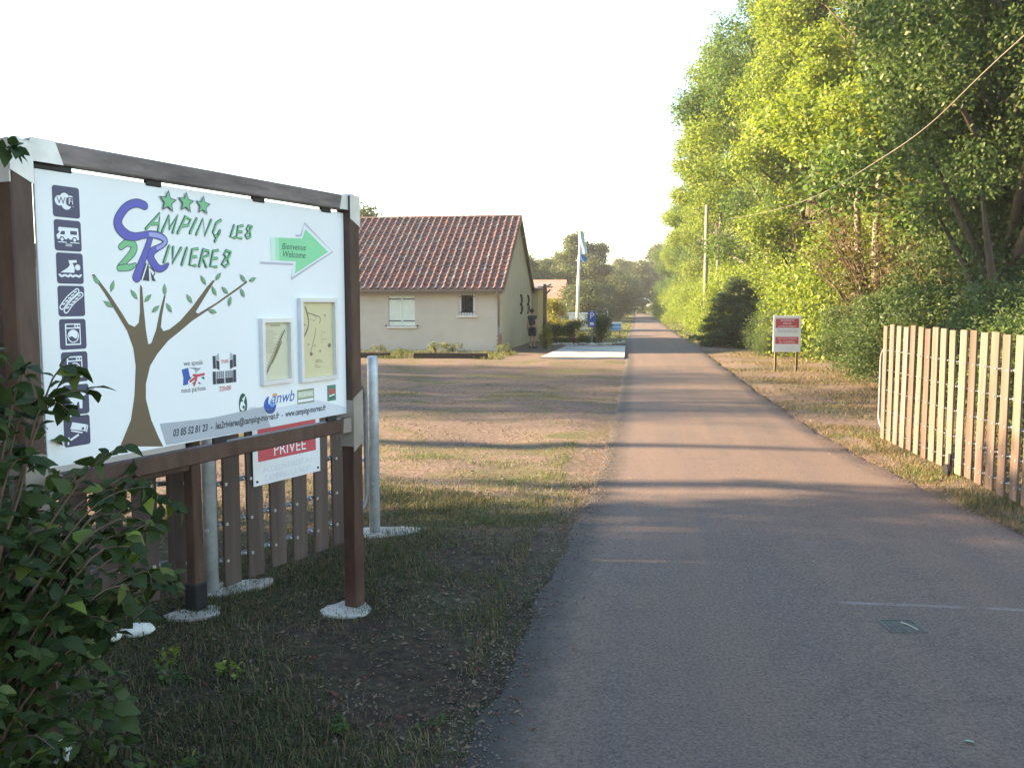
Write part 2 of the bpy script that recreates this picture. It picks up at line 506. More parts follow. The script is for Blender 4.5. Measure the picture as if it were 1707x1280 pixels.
# ------------------------------------------------------------------ foliage builders
def leaf_cloud(P, size, rng, flat=0.35, asp=0.55, out=None):
    """one rhombic leaf per point: verts, quads. out = outward direction per point (leaves face roughly outwards/up)"""
    n = len(P)
    d = rng.normal(size=(n, 3)); d[:, 2] *= 0.6; d[:, 2] -= 0.25
    d /= np.linalg.norm(d, axis=1, keepdims=True)
    nr = rng.normal(size=(n, 3)); nr[:, 2] += flat * 2
    if out is not None: nr += out * 1.1
    nr -= d * np.sum(nr * d, 1, keepdims=True)
    nr /= np.linalg.norm(nr, axis=1, keepdims=True) + 1e-9
    s = np.cross(nr, d)
    L = (size * rng.uniform(0.6, 1.25, n))[:, None]
    W = L * asp * 0.5
    v0 = P; v2 = P + d * L
    midp = P + d * L * 0.45
    v1 = midp + s * W + nr * L * 0.07; v3 = midp - s * W + nr * L * 0.07
    V = np.stack([v0, v1, v2, v3], 1).reshape(-1, 3)
    F = np.arange(4 * n).reshape(n, 4)
    return V, F

def clump_points(centres, radii, counts, rng, squash=0.75):
    P = []; O = []
    for c, r, k in zip(centres, radii, counts):
        d = rng.normal(size=(k, 3)); d /= np.linalg.norm(d, axis=1, keepdims=True)
        rr = r * rng.uniform(0.25, 1.0, k) ** 0.5 * (1 + 0.25 * rng.normal(size=k))
        p = d * rr[:, None]; p[:, 2] *= squash
        P.append(c + p); O.append(d)
    return np.concatenate(P), np.concatenate(O)

M['bark'] = plain('grey_bark', (0.068, 0.056, 0.042), 0.9, 0.3, 5, 0.6, stretch=(4, 4, 0.8))
M['bark_pale'] = plain('pale_bark', (0.19, 0.165, 0.125), 0.85, 0.25, 4, 0.5, stretch=(3, 3, 0.8))
M['twig'] = plain('brown_twig', (0.13, 0.085, 0.06), 0.85, 0.25, 6)
M['leaf_lime'] = leafy('lime_leaves', (0.066, 0.115, 0.022), (0.185, 0.238, 0.040), 0.46, c3=(0.20, 0.19, 0.04), amt=0.03)
M['leaf_mid'] = leafy('mid_green_leaves', (0.036, 0.074, 0.020), (0.092, 0.150, 0.036), 0.42, c3=(0.15, 0.14, 0.03), amt=0.02)
M['leaf_dark'] = leafy('dark_ivy_leaves', (0.024, 0.050, 0.015), (0.070, 0.110, 0.032), 0.36, rough=0.5, c3=(0.10, 0.125, 0.035), amt=0.06)
M['leaf_hedge'] = leafy('hedge_leaves', (0.030, 0.056, 0.019), (0.080, 0.122, 0.038), 0.38, c3=(0.10, 0.12, 0.045), amt=0.06)
M['leaf_conifer'] = leafy('conifer_needles', (0.020, 0.042, 0.018), (0.060, 0.095, 0.036), 0.22)
M['leaf_brown'] = leafy('browning_leaves', (0.052, 0.044, 0.017), (0.105, 0.088, 0.030), 0.35, c3=(0.10, 0.13, 0.03), amt=0.35)
M['leaf_yellow'] = leafy('yellow_shrub_leaves', (0.11, 0.125, 0.02), (0.24, 0.235, 0.05), 0.4, c3=(0.30, 0.16, 0.05), amt=0.05)
M['leaf_far'] = leafy('far_leaves', (0.036, 0.058, 0.022), (0.090, 0.118, 0.040), 0.34, c3=(0.12, 0.11, 0.04), amt=0.06)

def tree_meshes(name, seed, H, R, base, n, leaf, mat, ncl=46, bark='bark', tr=0.22, lean=0.0, power=1.0, skirt=0.0):
    """tapered trunk with limbs; crown of many leaf clumps in an uneven ellipsoid"""
    rng = np.random.default_rng(seed)
    mb = MB()
    top = np.array([lean * H, rng.normal() * 0.2, H * 0.86])
    tp = []
    for i in range(7):
        u = i / 6
        tp.append((top[0]*u + 0.12*math.sin(i*1.7+seed), top[1]*u + 0.12*math.cos(i*2.1+seed), -0.15 + (top[2] + 0.15)*u))
    mb.tube(tp, [tr * (1.25 if i == 0 else 1) * (1 - 0.80*i/6) for i in range(7)], 9)
    cen = []; rr = []
    zc = (base + H) / 2; hz = (H - base) / 2
    nlobe = max(7, ncl // 5)
    lobes = []
    for i in range(nlobe):
        d = rng.normal(size=3); d /= np.linalg.norm(d)
        q = rng.uniform(0.45, 1.0)
        u2 = d[2] * q
        if i < 2: u2 = 0.55 + 0.3*i
        w = R * (0.80 - 0.30 * max(0, u2)**power)
        lobes.append(((d[0]*q*w + lean*(zc + u2*hz), d[1]*q*w, zc + u2 * hz * 0.86), R * rng.uniform(0.30, 0.52)))
    for i in range(ncl):
        lc, lr = lobes[i % nlobe]
        d = rng.normal(size=3); d[2] += 0.25; d /= np.linalg.norm(d)
        q = lr * rng.uniform(0.5, 1.05)
        cen.append((lc[0] + d[0]*q, lc[1] + d[1]*q, lc[2] + d[2]*q*1.15)); rr.append(R * rng.uniform(0.13, 0.27))
    cen = np.array(cen); rr = np.array(rr)
    for i in range(0, ncl, 2):
        c = cen[i]
        z0 = max(base * 0.75, min(c[2] - 0.5 - rng.uniform(0.1, 0.3) * hz, H * 0.8))
        u = (z0 + 0.15) / (top[2] + 0.15)
        s = np.array([top[0]*u, top[1]*u, z0])
        m_ = (s + c) / 2 + np.array([0, 0, rng.uniform(-0.1, 0.35)])
        r0 = tr * (1 - 0.8*u) * 0.55
        mb.tube([s, m_, c], [max(r0, 0.03), max(r0*0.6, 0.022), 0.012], 5, cap=False)
    counts = (n * rr**2 / np.sum(rr**2)).astype(int)
    P, O = clump_points(cen, rr, counts, rng, 0.85)
    V, F = leaf_cloud(P, leaf, rng, out=O)
    return mb.mesh(name + '_trunk', M[bark], smooth=True), fast_mesh(name + '_crown', V, F, M[mat])

def plant(name, label, cat, meshes, loc, rz=0.0, sc=1.0, group=None, parts=('trunk', 'crown')):
    t = thing(name, label, cat, loc, rz, group)
    t.scale = (sc, sc, sc) if not isinstance(sc, tuple) else sc
    link(parts[0], meshes[0], t)
    c = link(parts[1], meshes[1], t)
    c['kind'] = 'stuff'
    return t

def shrub_meshes(name, seed, W, D, H, n, leaf, mat, ncl=26, stems=7, low=0.12, bark='twig', asp=0.5, squash=0.8):
    rng = np.random.default_rng(seed)
    cen = []; rr = []
    for i in range(ncl):
        a = rng.uniform(0, 2*math.pi); q = rng.uniform(0, 1)**0.5
        zz = rng.uniform(low, 1.0)
        w = math.sqrt(max(0.05, 1 - max(0, (zz - 0.35) / 0.75)**2))
        cen.append((math.cos(a)*q*W/2*w*0.85, math.sin(a)*q*D/2*w*0.85, zz*H*0.88))
        rr.append(min(W, D, H) * rng.uniform(0.16, 0.27))
    cen = np.array(cen); rr = np.array(rr)
    mb = MB()
    for i in range(min(stems, ncl)):
        c = cen[i*ncl//stems]
        s = (c[0]*0.25, c[1]*0.25, -0.05)
        mb.tube([s, ((s[0]+c[0])/2*0.9, (s[1]+c[1])/2*0.9, c[2]*0.55), c], [0.03, 0.02, 0.008], 5, cap=False)
    counts = (n * rr**2 / np.sum(rr**2)).astype(int)
    P, O = clump_points(cen, rr, counts, rng, squash)
    P[:, 2] = np.abs(P[:, 2])
    V, F = leaf_cloud(P, leaf, rng, out=O, asp=asp)
    return mb.mesh(name + '_stem', M[bark], smooth=True), fast_mesh(name + '_foliage', V, F, M[mat])

SF = ('stem', 'foliage')
# ------------------------------------------------------------------ flat print on boards
def flat(name, col, rough=0.45, var=0.03):
    return plain('print_' + name, col, rough, var, 5)
PR = {}
for nm, c in dict(navy=(0.060, 0.062, 0.125), white=(0.80, 0.82, 0.86), green=(0.19, 0.50, 0.24), leaf=(0.20, 0.42, 0.20), outline=(0.045, 0.07, 0.115),
                  violet=(0.105, 0.105, 0.46), lilac=(0.34, 0.36, 0.66), brown=(0.135, 0.098, 0.060), grey=(0.40, 0.43, 0.48), palegrey=(0.62, 0.66, 0.72), arrow=(0.25, 0.66, 0.36),
                  arrow2=(0.42, 0.74, 0.52), arrow3=(0.60, 0.79, 0.68), lilacgrey=(0.48, 0.46, 0.56), ink=(0.035, 0.045, 0.075), ink2=(0.16, 0.19, 0.24), blue=(0.035, 0.10, 0.42),
                  skyblue=(0.16, 0.36, 0.72), red=(0.54, 0.085, 0.105), parch=(0.62, 0.56, 0.34), parch2=(0.60, 0.58, 0.42), darkgreen=(0.02, 0.085, 0.07), olive=(0.24, 0.29, 0.17),
                  paleolive=(0.50, 0.55, 0.40), teal=(0.06, 0.24, 0.17), orange=(0.65, 0.38, 0.20), mapink=(0.20, 0.17, 0.11), mapgrey=(0.36, 0.33, 0.23), beige=(0.55, 0.50, 0.47)).items():
    PR[nm] = flat(nm, c)

class Print:
    """thin printed shapes lying on a board: x = along, z = up, each shape a hair in front of the last (towards -y)"""
    def __init__(s, y, step=0.00012):
        s.y = y; s.step = step; s.k = 0; s.v = []; s.f = []; s.mi = []; s.mats = []
    def mat(s, nm):
        m = PR[nm]
        if m not in s.mats: s.mats.append(m)
        return s.mats.index(m)
    def poly(s, pts, nm):
        pts = [(float(p[0]), float(p[1])) for p in pts]
        s.k += 1
        y = s.y - s.k * s.step
        tris = geometry.tessellate_polygon([[Vector((p[0], p[1], 0)) for p in pts]])
        b = len(s.v)
        s.v += [(p[0], y, p[1]) for p in pts]
        mi = s.mat(nm)
        for t in tris:
            a, c, d = [Vector(pts[i]) for i in t]
            cr = (c - a).x * (d - a).y - (c - a).y * (d - a).x
            t = tuple(t) if cr > 0 else tuple(t)[::-1]
            s.f.append(tuple(b + i for i in t)); s.mi.append(mi)
        return s
    def stroke(s, pts, w, nm, smooth=0, close=False):
        """pts [(x,z)] with width w (number or list); smooth = Catmull-Rom subdivisions"""
        P = [Vector(p) for p in pts]
        W = list(w) if isinstance(w, (list, tuple)) else [w] * len(P)
        if smooth:
            Q = []; WW = []
            n = len(P)
            for i in range(n - 1):
                p0, p1, p2, p3 = P[max(0, i-1)], P[i], P[i+1], P[min(n-1, i+2)]
                for k in range(smooth):
                    t = k / smooth
                    Q.append(0.5*((2*p1) + (p2-p0)*t + (2*p0-5*p1+4*p2-p3)*t*t + (3*p1-p0-3*p2+p3)*t**3))
                    WW.append(W[i]*(1-t) + W[i+1]*t)
            Q.append(P[-1]); WW.append(W[-1]); P, W = Q, WW
        s.k += 1
        y = s.y - s.k * s.step
        mi = s.mat(nm); b = len(s.v)
        n = len(P)
        for i in range(n):
            t = (P[min(n-1, i+1)] - P[max(0, i-1)])
            if t.length < 1e-9: t = Vector((1, 0))
            t.normalize(); q = Vector((-t.y, t.x)) * W[i] / 2
            s.v.append((P[i].x + q.x, y, P[i].y + q.y)); s.v.append((P[i].x - q.x, y, P[i].y - q.y))
        for i in range(n - 1):
            a = b + 2*i
            s.f.append((a, a+1, a+3, a+2)); s.mi.append(mi)
        for e, sg in ((0, -1), (n-1, 1)):
            t = (P[min(n-1, e+1)] - P[max(0, e-1)]).normalized() * sg
            q = Vector((-t.y, t.x))
            b2 = len(s.v); m = 6
            for k in range(m + 1):
                a = math.pi * k / m
                p = P[e] + (q * math.cos(a) + t * math.sin(a)) * W[e] / 2
                s.v.append((p.x, y, p.y))
            s.f.append(tuple(range(b2, b2 + m + 1))[::-1]); s.mi.append(mi)
        return s
    def disc(s, c, r, nm, n=20, rz=None):
        rz = rz or r
        return s.poly([(c[0] + r*math.cos(2*math.pi*k/n), c[1] + rz*math.sin(2*math.pi*k/n)) for k in range(n)], nm)
    def rrect(s, x0, z0, x1, z1, r, nm):
        pts = []
        for cx, cz, a0 in ((x1-r, z1-r, 0), (x0+r, z1-r, 90), (x0+r, z0+r, 180), (x1-r, z0+r, 270)):
            for k in range(5):
                a = rad(a0 + 22.5*k); pts.append((cx + r*math.cos(a), cz + r*math.sin(a)))
        return s.poly(pts, nm)
    def text(s, body, at, size, nm, align='LEFT', shear=0.0, slope=0.0, sx=1.0, bold=0.0):
        c = bpy.data.curves.new('lettering', 'FONT')
        c.body = body; c.size = size; c.align_x = align; c.shear = shear; c.fill_mode = 'FRONT'; c.resolution_u = 3; c.offset = bold
        o = bpy.data.objects.new('lettering', c); COL.objects.link(o)
        bpy.context.view_layer.update()
        me = bpy.data.meshes.new_from_object(o.evaluated_get(bpy.context.evaluated_depsgraph_get()))
        s.k += 1
        y = s.y - s.k * s.step; mi = s.mat(nm); b = len(s.v)
        for v in me.vertices:
            s.v.append((at[0] + v.co.x * sx, y, at[1] + v.co.y + v.co.x * sx * slope))
        for p in me.polygons:
            s.f.append(tuple(b + i for i in p.vertices)); s.mi.append(mi)
        bpy.data.objects.remove(o); bpy.data.curves.remove(c); bpy.data.meshes.remove(me)
        return s
    def build(s, name, parent):
        me = bpy.data.meshes.new(name)
        me.from_pydata(s.v, [], s.f)
        for m in s.mats: me.materials.append(m)
        me.polygons.foreach_set('material_index', s.mi)
        me.update()
        return link(name, me, parent)

# ------------------------------------------------------------------ the welcome hoarding (two panels in a V on three posts)
sign = thing('campsite_sign', 'white campsite welcome hoarding in a brown frame with zinc corner plates, tree drawing and pictograms', 'signboard',
             (-2.3147, 3.1461, 0.0), rad(72.586))
# measured: where a spot of the print lies on the board (metres along, metres up)
HB = np.array([[2.410189229e-03, -1.178803598e-04, -6.515066755e-02], [-1.172974421e-03, -2.251215549e-03, 2.963696343e+00], [-6.340402278e-04, -2.715385578e-05, 1.0]])
def bp(x, y):
    v = HB @ np.array([x, y, 1.0]); return (v[0]/v[2], v[1]/v[2])
def z2(x, y): return bp(170 + x/3.8795, 290 + y/3.8788)
def z7(x, y): return bp(180 + x/8.5333, 330 + y/8.5333)
def z4(x, y): return bp(290 + x/4.5706, 480 + y/4.5714)

PO = 0.045
def post(x, z0, z1, y=0.0):
    return MB().bbox((x, y, (z0+z1)/2), (0.09, 0.09, z1 - z0), 0.006)
post(-0.046, 0.0, 2.455).build('post', M['brownmetal'], sign)
post(2.078, 0.0, 2.475).build('post', M['brownmetal'], sign)
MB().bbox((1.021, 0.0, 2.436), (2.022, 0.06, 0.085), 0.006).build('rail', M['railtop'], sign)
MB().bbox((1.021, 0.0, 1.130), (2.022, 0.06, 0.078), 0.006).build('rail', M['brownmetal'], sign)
panel = MB().bbox((1.033, 0.006, 1.787), (1.990, 0.012, 1.182), 0.002).build('panel', M['panel'], sign)
for x, z in ((0.62, 2.384), (1.30, 2.384), (1.86, 2.384), (0.98, 1.180), (1.88, 1.180)):
    MB().bbox((x, 0.004, z), (0.085, 0.022, 0.034), 0.003).build('panel_clip', M['black'], sign)
# zinc plates wrapping the corners of the frame
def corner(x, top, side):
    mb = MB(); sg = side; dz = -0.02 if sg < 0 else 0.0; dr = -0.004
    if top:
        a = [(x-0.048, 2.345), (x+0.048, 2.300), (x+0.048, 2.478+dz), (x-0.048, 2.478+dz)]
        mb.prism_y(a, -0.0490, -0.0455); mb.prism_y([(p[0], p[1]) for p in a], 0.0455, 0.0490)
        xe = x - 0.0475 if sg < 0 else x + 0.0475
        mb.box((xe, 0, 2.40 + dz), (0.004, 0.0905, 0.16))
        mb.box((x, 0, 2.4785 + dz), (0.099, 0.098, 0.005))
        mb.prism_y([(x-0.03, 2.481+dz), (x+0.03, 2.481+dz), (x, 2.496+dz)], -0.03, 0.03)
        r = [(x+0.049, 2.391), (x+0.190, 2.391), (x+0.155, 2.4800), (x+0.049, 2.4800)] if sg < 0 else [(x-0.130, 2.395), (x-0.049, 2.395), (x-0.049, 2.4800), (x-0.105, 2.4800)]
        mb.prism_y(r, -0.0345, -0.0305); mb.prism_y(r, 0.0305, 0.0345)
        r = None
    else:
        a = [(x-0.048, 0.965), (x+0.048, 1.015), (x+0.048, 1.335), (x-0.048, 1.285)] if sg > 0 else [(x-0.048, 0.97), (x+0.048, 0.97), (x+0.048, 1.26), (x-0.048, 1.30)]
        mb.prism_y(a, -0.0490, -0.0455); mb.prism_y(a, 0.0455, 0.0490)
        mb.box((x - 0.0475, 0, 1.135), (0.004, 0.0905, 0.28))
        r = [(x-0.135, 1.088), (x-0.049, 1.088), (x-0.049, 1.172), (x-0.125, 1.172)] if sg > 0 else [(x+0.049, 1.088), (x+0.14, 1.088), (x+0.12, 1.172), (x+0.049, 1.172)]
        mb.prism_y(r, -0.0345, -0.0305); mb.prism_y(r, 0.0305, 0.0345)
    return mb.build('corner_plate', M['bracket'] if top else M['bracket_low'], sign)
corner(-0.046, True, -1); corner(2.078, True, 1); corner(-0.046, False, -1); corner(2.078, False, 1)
# second frame standing behind the first, its front legs hidden by the panel
RX0, RX1, RY = 0.42, 1.60, 0.82
def rear(c, d, nm, mt, bev=0.006): return MB().bbox(c, d, bev).build(nm, mt, sign)
rear((RX1, RY, 1.10), (0.075, 0.075, 2.20), 'post', M['brownmetal'])
rear((RX0, RY, 1.10), (0.075, 0.075, 2.20), 'post', M['brownmetal'])
rear(((RX0+RX1)/2, RY, 2.10), (RX1-RX0-0.08, 0.05, 0.08), 'rail', M['railtop'])
rear(((RX0+RX1)/2, RY, 0.905), (RX1-RX0-0.08, 0.05, 0.085), 'rail', M['brownmetal'])
rear(((RX0+RX1)/2, RY, 1.50), (RX1-RX0-0.10, 0.012, 1.05), 'panel', M['panel'], 0.002)
rear((RX1, RY, 0.085), (0.095, 0.095, 0.17), 'post_foot', M['black'])
MB().bbox((0.12, 0.006, 2.384), (0.17, 0.022, 0.030), 0.003).build('panel_clip', M['black'], sign)

YF = -0.0008          # print lies on the front of the panel
# ---- pictograms
SQ = 0.0615
def picto(k, cx, cz):
    p = Print(YF)
    p.rrect(cx - SQ, cz - SQ, cx + SQ, cz + SQ, 0.012, 'navy')
    q = lambda x, z: (cx + x*SQ, cz + z*SQ)
    ln = lambda pts, w=0.07, c='white': p.stroke([q(*a) for a in pts], w*SQ*2, c)
    if k == 'wifi':
        for x, z, r in ((-0.5, 0.05, 0.33), (-0.1, 0.22, 0.36), (0.3, 0.1, 0.34), (0.0, -0.12, 0.38), (0.5, 0.0, 0.28)):
            p.disc(q(x, z), r*SQ, 'white')
        p.text('Wi', q(-0.70, -0.14), 0.62*SQ, 'navy')
        p.rrect(*q(0.02, -0.26), *q(0.78, 0.34), 0.2*SQ, 'navy')
        p.text('Fi', q(0.15, -0.12), 0.55*SQ, 'white')
    elif k == 'van':
        p.poly([q(*a) for a in ((-0.78, -0.25), (-0.85, 0.0), (-0.6, 0.2), (-0.72, 0.32), (-0.66, 0.52), (0.78, 0.52), (0.82, -0.25))], 'white')
        p.poly([q(*a) for a in ((-0.60, 0.05), (-0.45, 0.28), (-0.22, 0.28), (-0.22, 0.05))], 'navy')
        p.poly([q(*a) for a in ((0.18, 0.08), (0.18, 0.32), (0.68, 0.32), (0.68, 0.08))], 'navy')
        for x in (-0.45, 0.48):
            p.disc(q(x, -0.26), 0.19*SQ, 'navy'); p.disc(q(x, -0.26), 0.11*SQ, 'white')
        p.poly([q(*a) for a in ((-0.10, -0.18), (0.10, -0.18), (0.0, -0.36))], 'navy')
        ln([(-0.75, -0.44), (-0.15, -0.44)], 0.03); ln([(0.15, -0.44), (0.8, -0.44)], 0.03)
        p.poly([q(*a) for a in ((-0.22, -0.52), (0.26, -0.52), (0.26, -0.70), (-0.22, -0.70))], 'grey')
    elif k == 'swim':
        p.poly([q(*a) for a in ((-0.72, -0.28), (-0.15, 0.05), (0.0, 0.22), (-0.10, 0.52), (0.50, 0.56), (0.55, 0.40), (0.20, 0.36), (0.36, 0.02), (0.30, -0.28))], 'white')
        p.disc(q(0.58, 0.08), 0.20*SQ, 'white')
        p.stroke([q(-0.8 + 0.16*i, -0.48 + 0.055*math.cos(i*math.pi/1.25)) for i in range(11)], 0.14*SQ, 'white', 4)
    elif k == 'bread':
        for dx, dz in ((-0.12, 0.10), (0.16, -0.14)):
            p.stroke([q(-0.62+dx, -0.50+dz), q(-0.1+dx, 0.08+dz), q(0.58+dx, 0.58+dz)], 0.36*SQ, 'white', 4)
            p.stroke([q(-0.60+dx, -0.48+dz), q(-0.1+dx, 0.08+dz), q(0.56+dx, 0.56+dz)], 0.22*SQ, 'navy', 4)
            for i in range(5):
                u = i / 4
                x, z = -0.45 + 0.9*u + dx, -0.34 + 0.78*u + dz
                ln([(x - 0.10, z + 0.02), (x + 0.06, z + 0.09)], 0.045)
    elif k in ('wash', 'dry'):
        p.rrect(*q(-0.58, -0.72), *q(0.58, 0.70), 0.06*SQ, 'white'); p.rrect(*q(-0.50, -0.63), *q(0.50, 0.36), 0.04*SQ, 'navy')
        p.poly([q(*a) for a in ((-0.48, 0.44), (0.12, 0.44), (0.12, 0.62), (-0.48, 0.62))], 'navy')
        for x in (0.26, 0.46): p.disc(q(x, 0.53), 0.07*SQ, 'navy')
        p.disc(q(0, -0.14), 0.43*SQ, 'white')
        if k == 'wash':
            p.disc(q(0, -0.14), 0.36*SQ, 'navy')
            p.disc(q(0, -0.10), 0.33*SQ, 'white')
            p.poly([q(*a) for a in ((-0.32, -0.20), (-0.1, -0.12), (0.15, -0.30), (0.30, -0.20), (0.18, -0.40), (0, -0.46), (-0.2, -0.40))], 'navy')
        else:
            p.disc(q(0, -0.14), 0.36*SQ, 'navy')
            for x in (-0.16, 0.0, 0.16):
                p.stroke([q(x-0.03, -0.32), q(x+0.05, -0.2), q(x-0.04, -0.08), q(x+0.04, 0.06)], 0.06*SQ, 'white', 4)
    elif k == 'dog':
        p.poly([q(*a) for a in ((-0.62, 0.18), (0.26, 0.14), (0.28, 0.40), (0.34, 0.66), (0.42, 0.52), (0.72, 0.42), (0.76, 0.26), (0.50, 0.16), (0.46, -0.62), (0.26, -0.62), (0.22, -0.16), (0.06, -0.2), (0.02, -0.58), (-0.14, -0.62), (-0.20, -0.16), (-0.34, -0.62), (-0.52, -0.62), (-0.44, 0.04))], 'white')
        ln([(-0.70, 0.62), (0.28, 0.24)], 0.04)
    else:
        p.poly([q(*a) for a in ((-0.52, 0.18), (-0.34, 0.62), (0.76, 0.34), (0.64, -0.10))], 'white')
        p.poly([q(*a) for a in ((0.66, -0.14), (0.80, 0.34), (0.86, 0.24), (0.74, -0.20))], 'white')
        p.disc(q(0.44, 0.10), 0.10*SQ, 'navy')
        ln([(-0.42, 0.06), (0.36, -0.16)], 0.05)
        ln([(-0.70, -0.62), (0.05, -0.28)], 0.07); ln([(-0.72, -0.80), (-0.66, -0.40)], 0.06)
    return p.build('pictogram', sign)
for k, (x, y) in zip(('wifi', 'van', 'swim', 'bread', 'wash', 'dry', 'dog', 'camera'),
                     ((110, 337), (113, 393), (116.5, 447.5), (119, 502), (121.5, 557), (124.5, 611.5), (126.5, 666), (128.5, 718))):
    picto(k, *bp(x, y))

# ---- tree drawing
p = Print(YF)
out = [(200,744),(218,700),(224,660),(226,610),(222,580),(212,552),(196,525),(176,492),(153,458),(157,457),(182,490),(205,525),(214,540),(224,545),(231,538),(233,520),(233,480),(234,474),(237,480),(239,510),(243,550),(247,574),(252,572),(260,550),(266,520),(273,493),(276,493),(270,525),(268,545),(272,552),(282,549),(300,535),(320,512),(345,478),(355,467),(358,468),(340,497),(326,520),(330,523),(360,505),(395,480),(411,468),(412,471),(395,484),(365,505),(335,525),(320,535),(300,552),(280,568),(262,590),(250,610),(243,640),(243,665),(252,700),(264,728),(272,744)]
PB = 1.1975
p.poly([(a, max(b, PB)) for a, b in (bp(*q) for q in out)], 'brown')
lv = [(160,467,130),(187,477,70),(180,507,150),(223,491,130),(246,497,40),(259,515,35),(274,483,90),(281,513,125),(315,498,130),(338,467,125),(363,461,45),(356,485,120),(374,484,140),(404,464,135),(420,466,20),(403,488,120),(382,502,75),(353,519,165)]
for x, y, a in lv:
    c = bp(x, y); a = rad(a); L = 0.024; w = 0.0085
    d = Vector((math.cos(a), math.sin(a))); q = Vector((-d.y, d.x)); c = Vector(c)
    pts = [c - d*L, c - d*L*0.3 - q*w, c + d*L*0.2 - q*w, c + d*L, c + d*L*0.2 + q*w, c - d*L*0.3 + q*w]
    p.poly([c + (t - c)*1.16 for t in pts], 'outline'); p.poly(pts, 'leaf')
    p.stroke([c - d*L*0.9, c + d*L*0.7], 0.0012, 'outline')
p.build('tree_drawing', sign)

# ---- lettering of the logo
p = Print(YF)
def ribbon(pts, nm, hi=None, ow=0.010, sc=0.00036):
    P = [z7(a, b) for a, b, w in pts]; W = [w * sc for a, b, w in pts]
    p.stroke(P, [w + ow*0.75 for w in W], 'outline', 7); p.stroke(P, W, nm, 7)
    if hi:
        i0, i1 = hi
        p.stroke(P[i0:i1], [w*0.72 for w in W[i0:i1]], 'lilac', 7)
ribbon([(180,700,60),(270,640,72),(365,680,84),(345,780,80),(250,890,62),(165,985,60)], 'green')
ribbon([(160,1000,62),(240,992,72),(320,985,62),(385,945,26)], 'green')
p.poly([z7(*a) for a in ((490,925),(575,930),(585,1185),(420,1160))], 'ink')
p.stroke([z7(555,935), z7(480,1175)], 0.006, 'white')
p.stroke([z7(590,985), z7(665,1060), z7(640,1120), z7(668,1180)], 0.005, 'ink', 3); p.poly([z7(*a) for a in ((600,1040),(675,1180),(625,1180))], 'ink')
ribbon([(600,565,62),(560,690,66),(500,860,78),(430,1050,96),(405,1130,110)], 'violet')
ribbon([(515,110,92),(400,75,88),(260,130,84),(150,280,92),(150,410,112),(250,520,112),(370,552,84),(480,535,70),(600,520,76),(720,540,82),(808,600,66),(785,665,50),(700,715,62),(625,765,84),(605,850,92),(650,940,96),(720,1005,84),(800,990,52),(848,942,24)], 'violet', (8, 13))
LET = [[(283,355),(372,255),(362,370)], [(318,325),(366,322)], [(388,372),(432,270),(432,358),(488,265),(456,378)], [(488,382),(538,278)], [(535,278),(572,296),(556,332),(512,340)], [(567,382),(610,290)],
       [(608,392),(650,290),(662,400),(704,300)], [(766,300),(738,318),(716,378),(728,404),(752,392),(762,362),(728,436)],
       [(852,335),(828,408),(858,412)], [(908,335),(878,340),(868,412),(900,416)], [(875,375),(902,374)], [(966,342),(944,336),(932,356),(956,382),(958,406),(936,416),(924,400),(946,376),(966,342)],
       [(398,572),(432,468)], [(458,474),(452,578),(510,480)], [(514,586),(547,480)], [(616,484),(582,488),(564,590),(602,592)], [(573,538),(606,535)],
       [(626,596),(652,490)], [(652,490),(688,500),(686,524),(648,542),(672,600)], [(746,494),(717,498),(697,598),(737,600)], [(706,548),(740,545)],
       [(828,506),(800,496),(786,520),(808,548),(816,580),(792,600),(772,584),(790,555),(820,532),(828,506)]]
for st in LET: p.stroke([z2(*a) for a in st], 0.0148, 'outline')
for st in LET: p.stroke([z2(*a) for a in st], 0.0096, 'green')
for x, y, r in ((420,180,44),(537,186,42),(647,205,40)):
    for rr, nm in ((r*1.14, 'outline'), (r*0.9, 'green')):
        c = z2(x, y); q = rr * 0.00107
        p.poly([(c[0] + q*(1 if k % 2 == 0 else 0.45)*math.sin(math.pi*k/5 + 0.08), c[1] + q*(1 if k % 2 == 0 else 0.45)*math.cos(math.pi*k/5 + 0.08)) for k in range(10)], nm)
p.build('logo_lettering', sign)

# ---- welcome arrow
p = Print(YF)
p.stroke([z2(*a) for a in ((1255,400),(1285,400),(1308,318),(1490,505),(1222,680),(1236,585),(1025,575))], 0.012, 'lilacgrey')
p.poly([z2(*a) for a in ((1255,412),(1293,412),(1312,340),(1474,505),(1238,662),(1248,572),(1100,566),(1100,408))], 'white')
p.poly([z2(*a) for a in ((1135,412),(1293,417),(1315,356),(1462,505),(1247,646),(1252,566),(1140,562))], 'arrow')
p.poly([z2(*a) for a in ((1112,410),(1142,412),(1146,562),(1116,561))], 'arrow2')
p.poly([z2(*a) for a in ((1088,410),(1118,410),(1122,561),(1094,560))], 'arrow3')
a, b = z2(1160, 487), z2(1372, 498); p.text('Bienvenue', a, 0.049, 'ink', shear=0.25, slope=(b[1]-a[1])/(b[0]-a[0]), sx=1.0)
a, b = z2(1163, 537), z2(1350, 548); p.text('Welcome', a, 0.049, 'ink', shear=0.25, slope=(b[1]-a[1])/(b[0]-a[0]), sx=1.0)
p.build('welcome_arrow', sign)

